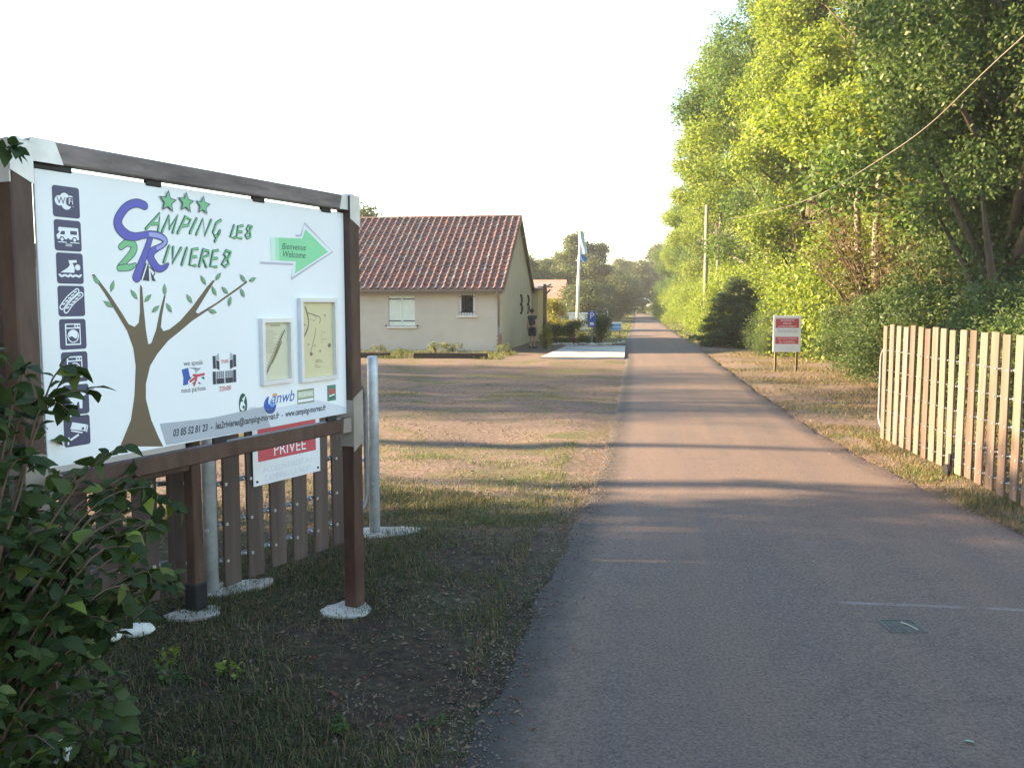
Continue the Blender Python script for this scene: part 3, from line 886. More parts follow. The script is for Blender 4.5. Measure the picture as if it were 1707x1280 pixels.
# ---- flags, gate hours, partner badges, contact line
p = Print(YF)
a = bp(306, 610); p.text('we speak', a, 0.034, 'ink', sx=0.95)
a = bp(302, 655); p.text('nous parlons', a, 0.034, 'ink', sx=0.88)
f0, f1 = bp(305, 643), bp(339, 613)
wv = lambda u, v: (f0[0] + (f1[0]-f0[0])*u + 0.006*math.sin(v*5), f0[1] + (f1[1]-f0[1])*v + 0.007*math.sin(u*6))
p.poly([wv(*q) for q in ((0,0),(0.33,0),(0.30,0.5),(0.30,1),(0,1),(0,0.5))], 'blue')
p.poly([wv(*q) for q in ((0.33,0),(1,0),(1,0.5),(1,1),(0.30,1),(0.30,0.5))], 'navy')
p.poly([wv(*q) for q in ((0.30,1),(0.30,0.4),(0.42,0.42),(0.62,0.72),(0.60,1))], 'white')
p.poly([wv(*q) for q in ((0.60,1),(0.62,0.75),(0.8,0.86),(1,0.97),(1,1))], 'grey')
for q in (((0.55,0.55),(1,0.62)), ((0.62,0.48),(0.62,0)), ((0.6,0.55),(1,0.92)), ((0.6,0.5),(1,0.06)), ((0.58,0.5),(0.3,0.08))):
    p.stroke([wv(*x) for x in q], 0.024, 'white')
for q in (((0.48,0.56),(0.75,0.64),(1,0.62)), ((0.62,0.52),(0.56,0.3),(0.52,0.0)), ((0.6,0.5),(0.3,0.14))):
    p.stroke([wv(*x) for x in q], 0.013, 'red')
p.build('flag_print', sign)
p = Print(YF)
for yo, opened in ((604, True), (630, False)):
    l, r = bp(357, yo), bp(391, yo - 1)
    h = 0.031
    for x in (l[0], r[0]): p.poly([(x-0.010, l[1]-h), (x+0.010, l[1]-h), (x+0.010, l[1]+h), (x-0.010, l[1]+h)], 'ink')
    if opened:
        for x, sg in ((l[0], 1), (r[0], -1)):
            p.poly([(x+sg*0.013, l[1]-h), (x+sg*0.034, l[1]-h-0.010), (x+sg*0.034, l[1]+0.004), (x+sg*0.013, l[1]+0.010)], 'ink')
            p.poly([(x+sg*0.013, l[1]+0.012), (x+sg*0.034, l[1]+0.008), (x+sg*0.030, l[1]+h+0.014), (x+sg*0.013, l[1]+h)], 'grey')
        p.text('7h00', ((l[0]+r[0])/2, l[1]-0.008), 0.026, 'red', 'CENTER')
    else:
        m_ = (l[0] + r[0]) / 2
        for x0, x1 in ((l[0]+0.014, m_-0.004), (m_+0.004, r[0]-0.014)):
            p.poly([(x0, l[1]-h), (x1, l[1]-h), (x1, l[1]-0.004), (x0, l[1]-0.004)], 'ink')
            p.poly([(x0, l[1]-0.002), (x1, l[1]-0.002), (x1, l[1]+h), (x0, l[1]+h)], 'grey')
            for i in range(4):
                xx = x0 + (x1-x0)*(i+0.5)/4
                p.stroke([(xx, l[1]), (xx, l[1]+h-0.004)], 0.004, 'ink')
        p.text('22h00', (m_, l[1]-h-0.036), 0.033, 'red', 'CENTER')
p.build('gate_pictogram', sign)
p = Print(YF)
gp = [bp(266, 706), bp(350, 697), bp(441, 683), bp(500, 678), bp(577, 668)]
p.poly([(x, max(z, PB)) for x, z in [gp[0], bp(277, 742)]] + [(2.026, PB), (2.026, PB + 0.035), (1.75, PB+0.105), gp[2], gp[1]], 'palegrey')
p.poly([(x, max(z, PB)) for x, z in [gp[0], bp(277, 742)]] + [(1.35, PB), (1.30, PB + 0.115), gp[1]], 'grey')
a, b = bp(288, 727.5), bp(562, 677.5)
p.text('03 85 52 81 23  -  les2rivieres@camping-morvan.fr  -  www.camping-morvan.fr', (a[0], 1.2385), 0.0465, 'ink', shear=0.2, sx=(b[0]-a[0])/1.64, bold=0.0014)
p.build('contact_line', sign)
# badges
p = Print(YF)
c = bp(405, 674); p.disc(c, 0.030, 'darkgreen', 22, 0.057); p.disc((c[0]-0.004, c[1]-0.010), 0.019, 'white', 16, 0.022)
p.poly([(c[0]-0.02, c[1]+0.005), (c[0]+0.006, c[1]+0.012), (c[0]+0.02, c[1]+0.045), (c[0]-0.004, c[1]+0.03)], 'white'); p.disc((c[0]+0.003, c[1]-0.014), 0.009, 'darkgreen', 10); p.disc((c[0]-0.006, c[1]+0.020), 0.006, 'darkgreen', 8)
p.text('camping', (c[0]+0.036, c[1]-0.030), 0.018, 'lilacgrey'); p.build('badge_print', sign)
p = Print(YF)
q = [z4(*a) for a in ((718,832),(704,868),(704,900),(722,922),(748,922),(766,900))]
p.stroke(q, [0.010, 0.030, 0.044, 0.050, 0.046, 0.026], 'blue', 5)
q = [z4(*a) for a in ((745,850),(736,875),(745,895),(765,888))]
p.stroke(q, [0.010, 0.016, 0.018, 0.010], 'skyblue', 4)
c = z4(768, 815); p.disc(c, 0.020, 'orange', 10, 0.010)
a = z4(738, 884); p.text('anwb', a, 0.088, 'blue', shear=0.3, sx=1.0); p.build('badge_print', sign)
p = Print(YF)
a, b = z4(940, 880), z4(1066, 790)
x0, x1, z0, z1 = a[0], b[0], 1.296, 1.374
p.poly([(x0, z0), (x1, z0), (x1, z1), (x0, z1)], 'olive'); p.poly([(x0+0.006, z0+0.008), (x1-0.006, z0+0.008), (x1-0.006, z0+0.024), (x0+0.006, z0+0.024)], 'white')
p.poly([(x0+0.006, z0+0.032), (x1-0.006, z0+0.032), (x1-0.006, z1-0.010), (x0+0.006, z1-0.010)], 'paleolive')
p.text('MORVAN', ((x0+x1)/2, z0+0.038), 0.036, 'white', 'CENTER', sx=0.8); p.build('badge_print', sign)
p = Print(YF)
a = bp(545.5, 669); b = bp(559.5, 644)
x0, x1, z0, z1 = a[0], b[0], a[1], a[1] + 0.092
p.poly([(x0, z0), (x1, z0), (x1, z1), (x0, z1)], 'teal'); xm, zm = (x0+x1)/2, (z0+z1)/2
p.poly([(xm-0.028, zm-0.012), (xm+0.032, zm-0.004), (xm+0.024, zm+0.030), (xm, zm+0.020), (xm-0.018, zm+0.032)], 'red')
p.poly([(xm-0.022, zm-0.022), (xm+0.030, zm-0.014), (xm+0.030, zm-0.007), (xm-0.022, zm-0.015)], 'white'); p.poly([(xm-0.02, zm-0.036), (xm+0.026, zm-0.028), (xm+0.024, zm-0.022), (xm-0.022, zm-0.028)], 'ink')
p.build('badge_print', sign)

# ---- two glazed notice cases with a price list and a site plan
def case(x0, z0, x1, z1, kind):
    fr = MB(); w = 0.022; y = -0.013
    fr.box(((x0+x1)/2, y, z1 - w/2), (x1-x0, 0.025, w)); fr.box(((x0+x1)/2, y, z0 + w/2), (x1-x0, 0.025, w))
    fr.box((x0 + w/2, y, (z0+z1)/2), (w, 0.025, z1-z0-2*w)); fr.box((x1 - w/2, y, (z0+z1)/2), (w, 0.025, z1-z0-2*w))
    fo = fr.build('notice_case', M['casemetal'], sign)
    p = Print(-0.003)
    X = lambda u: x0 + w + (x1-x0-2*w)*u
    Zf = lambda v: z0 + w + (z1-z0-2*w)*v
    p.poly([(X(0), Zf(0)), (X(1), Zf(0)), (X(1), Zf(1)), (X(0), Zf(1))], 'parch2' if kind == 'list' else 'parch')
    if kind == 'list':
        p.stroke([(X(0.32), Zf(0.95)), (X(0.68), Zf(0.95))], 0.008, 'mapgrey')
        for i in range(12):
            p.stroke([(X(0.08), Zf(0.86 - 0.034*i)), (X(0.40 + 0.22*((i*7) % 5)/5), Zf(0.86 - 0.034*i))], 0.0025, 'mapgrey')
        p.stroke([(X(0.10), Zf(0.12)), (X(0.38), Zf(0.36)), (X(0.62), Zf(0.62)), (X(0.88), Zf(0.86))], [0.014, 0.009, 0.011, 0.007], 'mapink', 5)
        p.stroke([(X(0.34), Zf(0.30)), (X(0.52), Zf(0.46)), (X(0.74), Zf(0.66))], [0.010, 0.013, 0.008], 'mapink', 5)
        for i in range(16):
            u = 0.14 + 0.045*i
            p.stroke([(X(u-0.06), Zf(u*0.95+0.06)), (X(u-0.01), Zf(u*0.95+0.02))], 0.004, 'mapgrey')
    else:
        p.stroke([(X(0.15), Zf(0.93)), (X(0.22), Zf(0.82)), (X(0.24), Zf(0.72)), (X(0.18), Zf(0.62)), (X(0.06), Zf(0.52))], [0.012, 0.012, 0.009, 0.012, 0.010], 'mapink', 6)
        p.stroke([(X(0.20), Zf(0.86)), (X(0.42), Zf(0.83)), (X(0.60), Zf(0.79)), (X(0.58), Zf(0.72))], 0.006, 'mapink', 6)
        p.stroke([(X(0.46), Zf(0.65)), (X(0.42), Zf(0.54)), (X(0.34), Zf(0.42)), (X(0.28), Zf(0.30))], 0.008, 'mapgrey', 6)
        p.stroke([(X(0.30), Zf(0.78)), (X(0.40), Zf(0.75)), (X(0.47), Zf(0.80)), (X(0.38), Zf(0.82))], 0.004, 'mapgrey', 5)
        for u, v, r in ((0.12, 0.70, 0.009), (0.30, 0.31, 0.014), (0.88, 0.41, 0.016), (0.58, 0.34, 0.011), (0.75, 0.82, 0.010), (0.42, 0.42, 0.008), (0.22, 0.44, 0.008)):
            p.disc((X(u), Zf(v)), r, 'mapink' if r > 0.012 else 'mapgrey', 9, r*0.8)
        for v in (0.62, 0.59, 0.55, 0.50, 0.47, 0.46): p.stroke([(X(0.62), Zf(v)), (X(0.62 + 0.2*(0.5 + 0.5*math.sin(v*90))), Zf(v))], 0.003, 'mapgrey')
        for v in (0.22, 0.20, 0.16, 0.13): p.stroke([(X(0.42), Zf(v)), (X(0.42 + 0.22*(0.6 + 0.4*math.sin(v*70))), Zf(v))], 0.003, 'mapink')
    p.build('paper', fo)
M['casemetal'] = plain('white_aluminium', (0.66, 0.69, 0.73), 0.35, 0.05, 6, 0, 0.3)
case(1.2785, 1.425, 1.523, 1.772, 'list')
case(1.590, 1.415, 1.922, 1.880, 'plan')

# concrete footings poured round the posts
def blob(cx, cy, rx, ry, seed, h=0.03, n=22, rz=0.0):
    rr = random.Random(seed)
    pts = []
    for k in range(n):
        a = 2*math.pi*k/n
        s = 1 + 0.10*math.sin(3*a + seed) + rr.uniform(-0.07, 0.07)
        x, y = rx*s*math.cos(a), ry*s*math.sin(a)
        pts.append((cx + x*math.cos(rz) - y*math.sin(rz), cy + x*math.sin(rz) + y*math.cos(rz)))
    zg = ground_z(cx, cy)
    mb = MB()
    vs = [(p[0], p[1], zg - 0.06) for p in pts] + [(p[0], p[1], zg + h*0.7) for p in pts] + [(cx + (p[0]-cx)*0.86, cy + (p[1]-cy)*0.86, zg + h*rr.uniform(0.9, 1.15)) for p in pts]
    fs = []
    for l in (0, 1):
        for i in range(n): fs.append((l*n + i, l*n + (i+1) % n, (l+1)*n + (i+1) % n, (l+1)*n + i))
    fs.append(tuple(range(2*n, 3*n)))
    mb.add(vs, fs)
    return mb
M['whiteconcrete'] = plain('white_concrete', (0.50, 0.455, 0.40), 0.8, 0.08, 20, 0.6, dirt=((0.40, 0.35, 0.29), 0.5))
tag(blob(-1.720, 5.075, 0.15, 0.15, 3, 0.014).build('concrete_footing', M['whiteconcrete']), 'small round white concrete footing under the right post of the hoarding', 'footing')
tag(blob(-2.60, 4.86, 0.16, 0.11, 5, 0.016, rz=0.6).build('concrete_footing', M['concrete']), 'grey flat concrete footing under the black foot of the middle post', 'footing')
tag(blob(-2.575, 5.33, 0.25, 0.13, 8, 0.018, rz=0.75).build('concrete_footing', M['concrete']), 'pale concrete footing round the steel post behind the hoarding', 'footing')
tag(blob(-2.03, 6.80, 0.32, 0.17, 13, 0.018, rz=0.3).build('concrete_footing', M['concrete']), 'broad pale concrete footing under the free-standing steel gate post', 'footing')
# ------------------------------------------------------------------ slatted gate leaves on galvanised tube frames
def slat_mesh(name, h, w, mat, seed):
    rr = random.Random(seed)
    mb = MB()
    t = 0.022
    a = [rr.uniform(-0.004, 0.004) for _ in range(8)]
    mb.bbox((0, 0, h/2), (w, t, h), 0.004)
    return mb.mesh(name, mat)
SLR = [slat_mesh('slat', 1.49 + 0.008*i, 0.146 + 0.003*i, M['slat_r'], i) for i in range(3)]
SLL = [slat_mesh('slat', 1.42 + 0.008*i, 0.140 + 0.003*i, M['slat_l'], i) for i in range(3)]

def gate_leaf(name, label, P0, P1, n, first, step, slats, side, zlow, tubes, top, endcurve, cat='gate'):
    """leaf runs from P0 (hinge) to P1 (free end); slats hang on the 'side' (-1 = right-hand of direction)"""
    d = Vector((P1[0]-P0[0], P1[1]-P0[1], 0)); L = d.length
    t = thing(name, label, cat, (P0[0], P0[1], 0), math.atan2(d.y, d.x))
    mb = MB()
    r = 0.019
    for z in tubes:
        mb.tube([(0.05, 0, z), (L - (0.16 if endcurve else 0.05), 0, z)], r*0.85, 8)
    if endcurve:
        zt, zb = tubes[-1], tubes[0]
        pts = [(L-0.16, 0, zt)] + [(L - 0.16 + 0.16*math.sin(a), 0, zt - 0.16 + 0.16*math.cos(a)) for a in [rad(18*k) for k in range(1, 6)]]
        pts += [(L, 0, zb + 0.16)] + [(L - 0.16 + 0.16*math.cos(a), 0, zb + 0.16 - 0.16*math.sin(a)) for a in [rad(18*k) for k in range(1, 6)]]
        mb.tube(pts, r, 8)
        mb.tube([(0.05, 0, zb), (0.05, 0, zt)], r, 8)
    mb.build('tube_frame', M['tube'], t, smooth=True)
    rr = random.Random(len(label))
    for i in range(n):
        o = link('slat', slats[i % 3], t)
        o.location = (first + step*i + rr.uniform(-0.008, 0.008), side * 0.038, zlow + rr.uniform(-0.012, 0.012))
        o.rotation_euler = (rr.uniform(-0.006, 0.006), rr.uniform(-0.008, 0.008), rr.uniform(-0.02, 0.02))
    bl = MB()
    for i in range(n):
        for z in tubes:
            x = first + step*i
            bl.lathe([(0.011, 0), (0.009, 0.006), (0.004, 0.009)], 7, (0, 0, 0)) if False else None
            bl.box((x - 0.045, side * 0.053, z), (0.018, 0.010, 0.018))
            bl.tube([(x - 0.074, -0.028, z), (x - 0.074, 0.034, z)], 0.008, 6)
    bl.build('bolts', M['bolt'], t, kind='stuff')
    return t
gr = gate_leaf('slatted_gate', 'long sunlit gate of tan wooden slats standing open right of the road',
               (3.47, 7.45), (3.285, 12.50), 19, 0.22, 0.251, SLR, 1, 0.075, (0.20, 0.45, 0.72, 0.98, 1.24), 1.5, True)
w = MB(); w.tube([(2.42, 0.055, 0.075), (2.42, 0.095, 0.075)], 0.075, 14); w.box((2.42, 0.05, 0.16), (0.05, 0.02, 0.2))
w.build('wheel', M['black'], gr, smooth=False)
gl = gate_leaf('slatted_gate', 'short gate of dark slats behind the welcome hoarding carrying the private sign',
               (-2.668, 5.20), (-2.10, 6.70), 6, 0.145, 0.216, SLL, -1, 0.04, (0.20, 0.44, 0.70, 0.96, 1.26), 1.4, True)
# fixed slatted fence left of the steel post, half hidden by the bush
gf = gate_leaf('slatted_fence', 'dark slatted fence panel left of the steel post, half hidden by the bush', (-2.74, 5.10), (-4.40, 3.95), 9, 0.075, 0.190, SLL, 1, 0.03, (0.25, 0.75, 1.2), 1.4, False, cat='fence')

def steel_post(x, y, h, label):
    mb = MB()
    mb.lathe([(0.043, 0.0), (0.043, h - 0.012), (0.036, h), (0.004, h + 0.004)], 18)
    t = thing('steel_post', label, 'post', (x, y, -0.02), 0, 'galvanised gate posts')
    link('pipe', mb.mesh('pipe', M['galv'], True), t)
    for q in (0.72, 0.30):
        MB().tube([(0.0, -0.05, h*q), (0.0, 0.05, h*q)], 0.012, 6).build('bolt', M['bolt'], t)
    return t
steel_post(-2.668, 5.215, 1.46, 'round galvanised steel post behind the hoarding, between the brown middle post and the slats')
steel_post(-2.062, 6.785, 1.455, 'round galvanised steel post standing free right of the hoarding')
lt = MB()
for z in (0.62, 0.98, 1.16):
    lt.tube([(0, 0, z), (0.09, 0.02, z)], 0.014, 7)
lt.tube([(0.035, 0.008, 0.58), (0.035, 0.008, 1.22)], 0.012, 7)
lo = lt.build('latch', M['galv'], gl, smooth=True); lo.location = (1.50, 0, 0)

# private property sign wired on the slats (its top is hidden behind the hoarding's rail)
a0 = Vector((-2.668, 5.20, 0)); dv = (Vector((-2.10, 6.70, 0)) - a0).normalized(); nv = Vector((dv.y, -dv.x, 0))
c = a0 + dv*0.66 + nv*0.062
ps = thing('private_sign', 'white and red private property sign fixed on the grey gate slats below the hoarding', 'sign', (c.x, c.y, 0), math.atan2(dv.y, dv.x))
MB().bbox((0, 0, 0.90), (0.66, 0.006, 0.52), 0.002).build('board', M['signwhite'], ps)
p = Print(-0.0034)
p.poly([(-0.285, 0.800), (0.285, 0.800), (0.285, 1.135), (-0.285, 1.135)], 'red')
p.text('PROPRIETE', (0, 1.025), 0.085, 'white', 'CENTER', sx=0.95); p.text('PRIVEE', (0.02, 0.822), 0.112, 'white', 'CENTER', sx=0.98)
p.text('ACCES INTERDIT AU', (0, 0.722), 0.055, 'palegrey', 'CENTER', sx=0.95); p.text('CAMPING LA NUIT', (0, 0.662), 0.055, 'palegrey', 'CENTER', sx=1.0)
p.build('lettering', ps)
for x in (-0.30, 0.30):
    for z in (0.670, 1.10): MB().tube([(x, -0.010, z), (x, 0.004, z)], 0.008, 8).build('screw', M['black'], ps)

# red and white notice on two wooden legs, right of the road
nb = thing('notice_board', 'white notice with two red blocks on two thin wooden legs before the hedge', 'sign', (4.05, 24.72, ground_z(4.05, 24.72)), rad(6))
for x in (-0.285, 0.285):
    MB().bbox((x, 0.035, 0.70), (0.055, 0.05, 1.50), 0.005).build('leg', M['oldwood'], nb)
MB().bbox((0, 0, 1.01), (0.74, 0.02, 0.98), 0.004).build('board', M['signcream'] if 'signcream' in M else M['signwhite'], nb)
p = Print(-0.011, 0.0006)
p.poly([(-0.31, 1.17), (0.31, 1.17), (0.31, 1.42), (-0.31, 1.42)], 'red'); p.poly([(-0.31, 0.74), (0.31, 0.74), (0.31, 0.93), (-0.31, 0.93)], 'red')
for s_, z, q in (('PROPRIETE', 1.345, 0.075), ('PRIVEE', 1.265, 0.075), ('ACCES INTERDIT', 1.185, 0.065)): p.text(s_, (0, z), q, 'white', 'CENTER')
for s_, z, q in (('SAUF AUX CLIENTS', 0.86, 0.058), ('DU CAMPING', 0.77, 0.07)): p.text(s_, (0, z), q, 'white', 'CENTER')
for z in (1.11, 1.065): p.stroke([(-0.27, z), (0.27, z)], 0.016, 'grey')
for z in (0.66, 0.60): p.stroke([(-0.24, z), (0.24, z)], 0.010, 'palegrey')
p.build('lettering', nb)
# ------------------------------------------------------------------ the reception house
M['render'] = plain('cream_render', (0.50, 0.465, 0.405), 0.9, 0.05, 1.2, 0.15, dirt=((0.40, 0.37, 0.32), 0.35))
M['render2'] = plain('ochre_render', (0.52, 0.44, 0.28), 0.9, 0.06, 1.2, 0.15)
def tile_mat():
    m, t, b = nt('clay_tile')
    g = t.nodes.new('ShaderNodeNewGeometry'); oi = t.nodes.new('ShaderNodeObjectInfo')
    r = math_n(t, 'FRACT', math_n(t, 'ADD', g.outputs['Random Per Island'], oi.outputs['Random']))
    c = ramp(t, r, [(0.0, (0.085, 0.052, 0.045)), (0.35, (0.140, 0.068, 0.052)), (0.65, (0.185, 0.085, 0.062)), (0.9, (0.135, 0.10, 0.085)), (1.0, (0.19, 0.135, 0.105))])
    n1 = noise(t, 2.2, 6, 0.7, g.outputs['Position']); n2 = noise(t, 30, 5, 0.7, g.outputs['Position'])
    c = mix(t, ramp(t, n1, [(0.45, 0.0), (0.7, 0.55)]), c, (0.11, 0.095, 0.08))
    c = mix(t, ramp(t, n2, [(0.55, 0.0), (0.75, 0.5)]), c, (0.26, 0.20, 0.15))
    t.links.new(c, b.inputs['Base Color']); b.inputs['Roughness'].default_value = 0.52
    bump(t, b, n2, 0.3, 0.01)
    return m
M['tile'] = tile_mat()
M['gutter'] = plain('brown_grey_gutter', (0.23, 0.20, 0.18), 0.5, 0.1, 6, 0, 0.2)
M['shutter'] = plain('pale_green_white_shutter', (0.68, 0.75, 0.69), 0.55, 0.04, 5)
M['iron'] = plain('black_iron', (0.03, 0.03, 0.032), 0.55, 0.2, 9)
M['glass'] = plain('dark_window_glass', (0.02, 0.023, 0.027), 0.08, 0.05, 2, 0, 0, 0.8)
M['sill'] = plain('white_sill', (0.66, 0.64, 0.60), 0.7, 0.06, 7)
M['frame'] = plain('white_window_frame', (0.72, 0.72, 0.70), 0.5, 0.04, 6)

HX0, HX1, HY0, HY1 = -19.0, -5.06, 33.4, 43.3
EZ, RZ = 2.56, 5.55
HM = (HY0 + HY1) / 2
house = thing('reception_house', 'low cream reception house with a brown tiled roof and closed shutters', 'house', (0, 0, 0))
win = (-9.47, 0.98, -8.43, 2.16); sw = (-6.70, 1.40, -6.08, 2.24)
mb = MB()
def wallpiece(x0, x1, z0, z1): mb.box(((x0+x1)/2, HY0 + 0.15, (z0+z1)/2), (x1-x0, 0.30, z1-z0))
wallpiece(HX0, win[0], -0.2, EZ); wallpiece(win[0], win[2], -0.2, win[1]); wallpiece(win[0], win[2], win[3], EZ)
wallpiece(win[2], sw[0], -0.2, EZ); wallpiece(sw[0], sw[2], -0.2, sw[1]); wallpiece(sw[0], sw[2], sw[3], EZ); wallpiece(sw[2], HX1, -0.2, EZ)
mb.build('wall', M['render'], house)
MB().box(((HX0+HX1)/2, HY1 - 0.15, EZ/2 - 0.1), (HX1-HX0, 0.30, EZ + 0.2)).build('wall', M['render'], house)
for x in (HX0 + 0.15, HX1 - 0.15):
    g = MB()
    poly = [(HY0 + 0.301, -0.2), (HY1 - 0.301, -0.2), (HY1 - 0.301, EZ), (HY1 - 0.12, EZ + 0.06), (HM, RZ - 0.03), (HY0 + 0.12, EZ + 0.06), (HY0 + 0.301, EZ)]
    n = len(poly)
    xa, xb = x - 0.15, x + 0.15
    vs = [(xb, p[0], p[1]) for p in poly] + [(xa, p[0], p[1]) for p in poly]
    fs = [tuple(range(n)), tuple(range(n, 2*n))[::-1]] + [((i+1) % n, i, n+i, n+(i+1) % n) for i in range(n)]
    g.add(vs, fs); g.build('gable_wall', M['render'], house)
# roof deck + tiles (double-roman clay tiles, each one laid by itself where the photo shows them apart)
sl = math.atan2(RZ - EZ, HM - HY0)
ov = 0.34
deck = MB()
for sg in (-1, 1):
    y_e = HM + sg*(HM - HY0 + ov); z_e = RZ - (HM - HY0 + ov)*math.tan(sl)
    nrm = Vector((0, sg*math.sin(sl), math.cos(sl)))
    q = [Vector((HX0 - 0.1, HM, RZ)), Vector((HX1 + 0.12, HM, RZ)), Vector((HX1 + 0.12, y_e, z_e)), Vector((HX0 - 0.1, y_e, z_e))]
    lo = [v - nrm*0.06 for v in q]
    vs = [tuple(v) for v in q + lo]
    fs = [(0,1,2,3), (7,6,5,4), (0,4,5,1), (1,5,6,2), (2,6,7,3), (3,7,4,0)]
    deck.add(vs, fs)
deck.build('roof_deck', M['gutter'], house)
TW, TL = 0.283, 0.345
def tile_geo():
    prof = []
    for x, z in ((0.0, 0.030), (0.02, 0.022), (0.055, 0.016), (0.15, 0.014), (0.175, 0.020)): prof.append((x, z))
    for k in range(6):
        a = math.pi * (1 - k/5); prof.append((0.235 + 0.056*math.cos(a), 0.022 + 0.062*math.sin(a)))
    n = len(prof)
    vs = []; fs = []
    for (yy, dz) in ((0.0, 0.034), (TL + 0.05, 0.0)):
        for x, z in prof: vs.append((x, yy, z + dz))
    for x, z in prof: vs.append((x, 0.0, max(0.0, z + 0.034 - 0.032)))
    for i in range(n-1):
        fs.append((i, i+1, n+i+1, n+i)); fs.append((2*n+i, 2*n+i+1, i+1, i))
    return vs, fs
tv, tf = tile_geo()
tile_me = MB().add(tv, tf).mesh('tile', M['tile'])
Rs = Matrix.Rotation(sl, 3, 'X')
slope_len = (HM - HY0 + ov) / math.cos(sl)
rows = int(slope_len / TL)
e0 = Vector((0, HY0 - ov, RZ - (HM - HY0 + ov)*math.tan(sl)))
up = Vector((0, math.cos(sl), math.sin(sl)))
cols = int((HX1 + 0.13 - HX0) / TW)
roof = bpy.data.objects.new('roof', None); COL.objects.link(roof); roof.parent = house; roof.empty_display_size = 0.2
rest = MB(); nt_ = 0
for r_ in range(rows + 1):
    for c_ in range(cols):
        x = HX1 + 0.13 - TW*(c_ + 1) + random.uniform(-0.006, 0.006)
        p0 = e0 + up*(TL*r_) + Vector((x, 0, 0)) + Vector((0, -math.sin(sl), math.cos(sl)))*random.uniform(0.002, 0.010)
        rx = Matrix.Rotation(random.uniform(-0.012, 0.012), 3, 'Z')
        if c_ < 21 and r_ < 14 and nt_ < 294:
            o = link('tile', tile_me, roof); nt_ += 1
            o.matrix_local = Matrix.Translation(p0) @ (Rs @ rx).to_4x4()
        else:
            rest.add([p0 + Rs @ (rx @ Vector(v)) for v in tv], tf)
# back slope: seen only from elsewhere, laid in one piece
Rb = Matrix.Rotation(math.pi, 3, 'Z') @ Rs
eb = Vector((0, HY1 + ov, e0.z)); upb = Vector((0, -math.cos(sl), math.sin(sl)))
for r_ in range(rows + 1):
    for c_ in range(cols):
        p0 = eb + upb*(TL*r_) + Vector((HX0 - 0.1 + TW*(c_ + 1), 0, 0)) + Vector((0, math.sin(sl), math.cos(sl)))*0.006
        rest.add([p0 + Rb @ Vector(v) for v in tv], tf)
rest.build('roof_tiles', M['tile'], house, kind='stuff')
rid = MB()
for i in range(int((HX1 - HX0 + 0.2) / 0.36)):
    x = HX1 + 0.14 - 0.36*i
    pts = []
    for xx, rr in ((x, 0.105), (x - 0.38, 0.092)):
        for k in range(6):
            a = math.pi*k/5; pts.append((xx, HM + rr*math.cos(a), RZ + 0.03 + rr*0.8*math.sin(a)))
    rid.add(pts, [(k, k+1, 6+k+1, 6+k) for k in range(5)])
rid.build('ridge_tiles', M['tile'], house, kind='stuff')
vg = MB()     # verge boards on the gable
for sg in (-1, 1):
    a = Vector((HX1 + 0.135, HM, RZ + 0.02)); b_ = Vector((HX1 + 0.135, HM + sg*(HM - HY0 + ov), e0.z + 0.0))
    d_ = (b_ - a); nn = Vector((0, sg*math.sin(sl), math.cos(sl)))
    q = [a, b_, b_ - nn*0.13, a - nn*0.13]
    vg.add([tuple(v) for v in q] + [(v.x + 0.022, v.y, v.z) for v in q], [(3,2,1,0), (4,5,6,7), (0,1,5,4), (1,2,6,5), (2,3,7,6), (3,0,4,7)])
vg.build('verge_board', M['gutter'], house)
gt = MB()
gy_, gz_ = HY0 - ov - 0.06, e0.z - 0.035
pts = [(math.cos(a)*0.07, math.sin(a)*0.07) for a in [math.pi + math.pi*k/6 for k in range(7)]]
vs = [(HX0 - 0.1, gy_ + p_[0], gz_ + p_[1] + 0.03) for p_ in pts] + [(HX1 + 0.12, gy_ + p_[0], gz_ + p_[1] + 0.03) for p_ in pts]
gt.add(vs, [(i, 7+i, 8+i, i+1) for i in range(6)])
gt.box(((HX0+HX1)/2, HY0 - ov + 0.012, gz_ - 0.02), (HX1 - HX0 + 0.2, 0.02, 0.17))
gt.box(((HX0+HX1)/2, HY0 - ov/2, gz_ - 0.09), (HX1 - HX0 + 0.2, ov - 0.03, 0.015))
gt.build('gutter', M['gutter'], house, smooth=False)
dp = MB(); dp.tube([(HX1 - 0.10, gy_, gz_ - 0.02), (HX1 - 0.10, gy_ + 0.03, gz_ - 0.16), (HX1 - 0.10, HY0 - 0.06, gz_ - 0.36), (HX1 - 0.10, HY0 - 0.06, 0.98)], 0.04, 10)
dp.tube([(HX1 - 0.10, HY0 - 0.06, 0.98), (HX1 - 0.10, HY0 - 0.06, -0.05)], 0.036, 10)
dp.build('downpipe', M['gutter'], house, smooth=True)
# shuttered window
x0, z0, x1, z1 = win; xm = (x0+x1)/2
for a, b_ in ((x0 + 0.01, xm - 0.006), (xm + 0.006, x1 - 0.01)):
    s = MB(); nb_ = 5
    for i in range(nb_):
        xa = a + (b_-a)*i/nb_; xb = a + (b_-a)*(i+1)/nb_
        s.box(((xa+xb)/2, HY0 + 0.045 + 0.002*(i % 2), (z0+z1)/2), (xb-xa-0.006, 0.03, z1-z0-0.03))
    s.box(((a+b_)/2, HY0 + 0.075, (z0+z1)/2), (b_-a, 0.02, z1-z0-0.02))
    so = s.build('shutter', M['shutter'], house)
    h = MB()
    for z in (z0 + 0.20, z1 - 0.14):
        h.box(((a+b_)/2 + (-0.03 if a < xm - 0.2 else 0.03), HY0 + 0.022, z), (b_-a, 0.012, 0.038))
    h.build('hinge', M['iron'], so)
MB().bbox((xm, HY0 - 0.02, z0 - 0.045), (x1-x0+0.16, 0.14, 0.07), 0.008).build('window_sill', M['sill'], house)
k = MB()
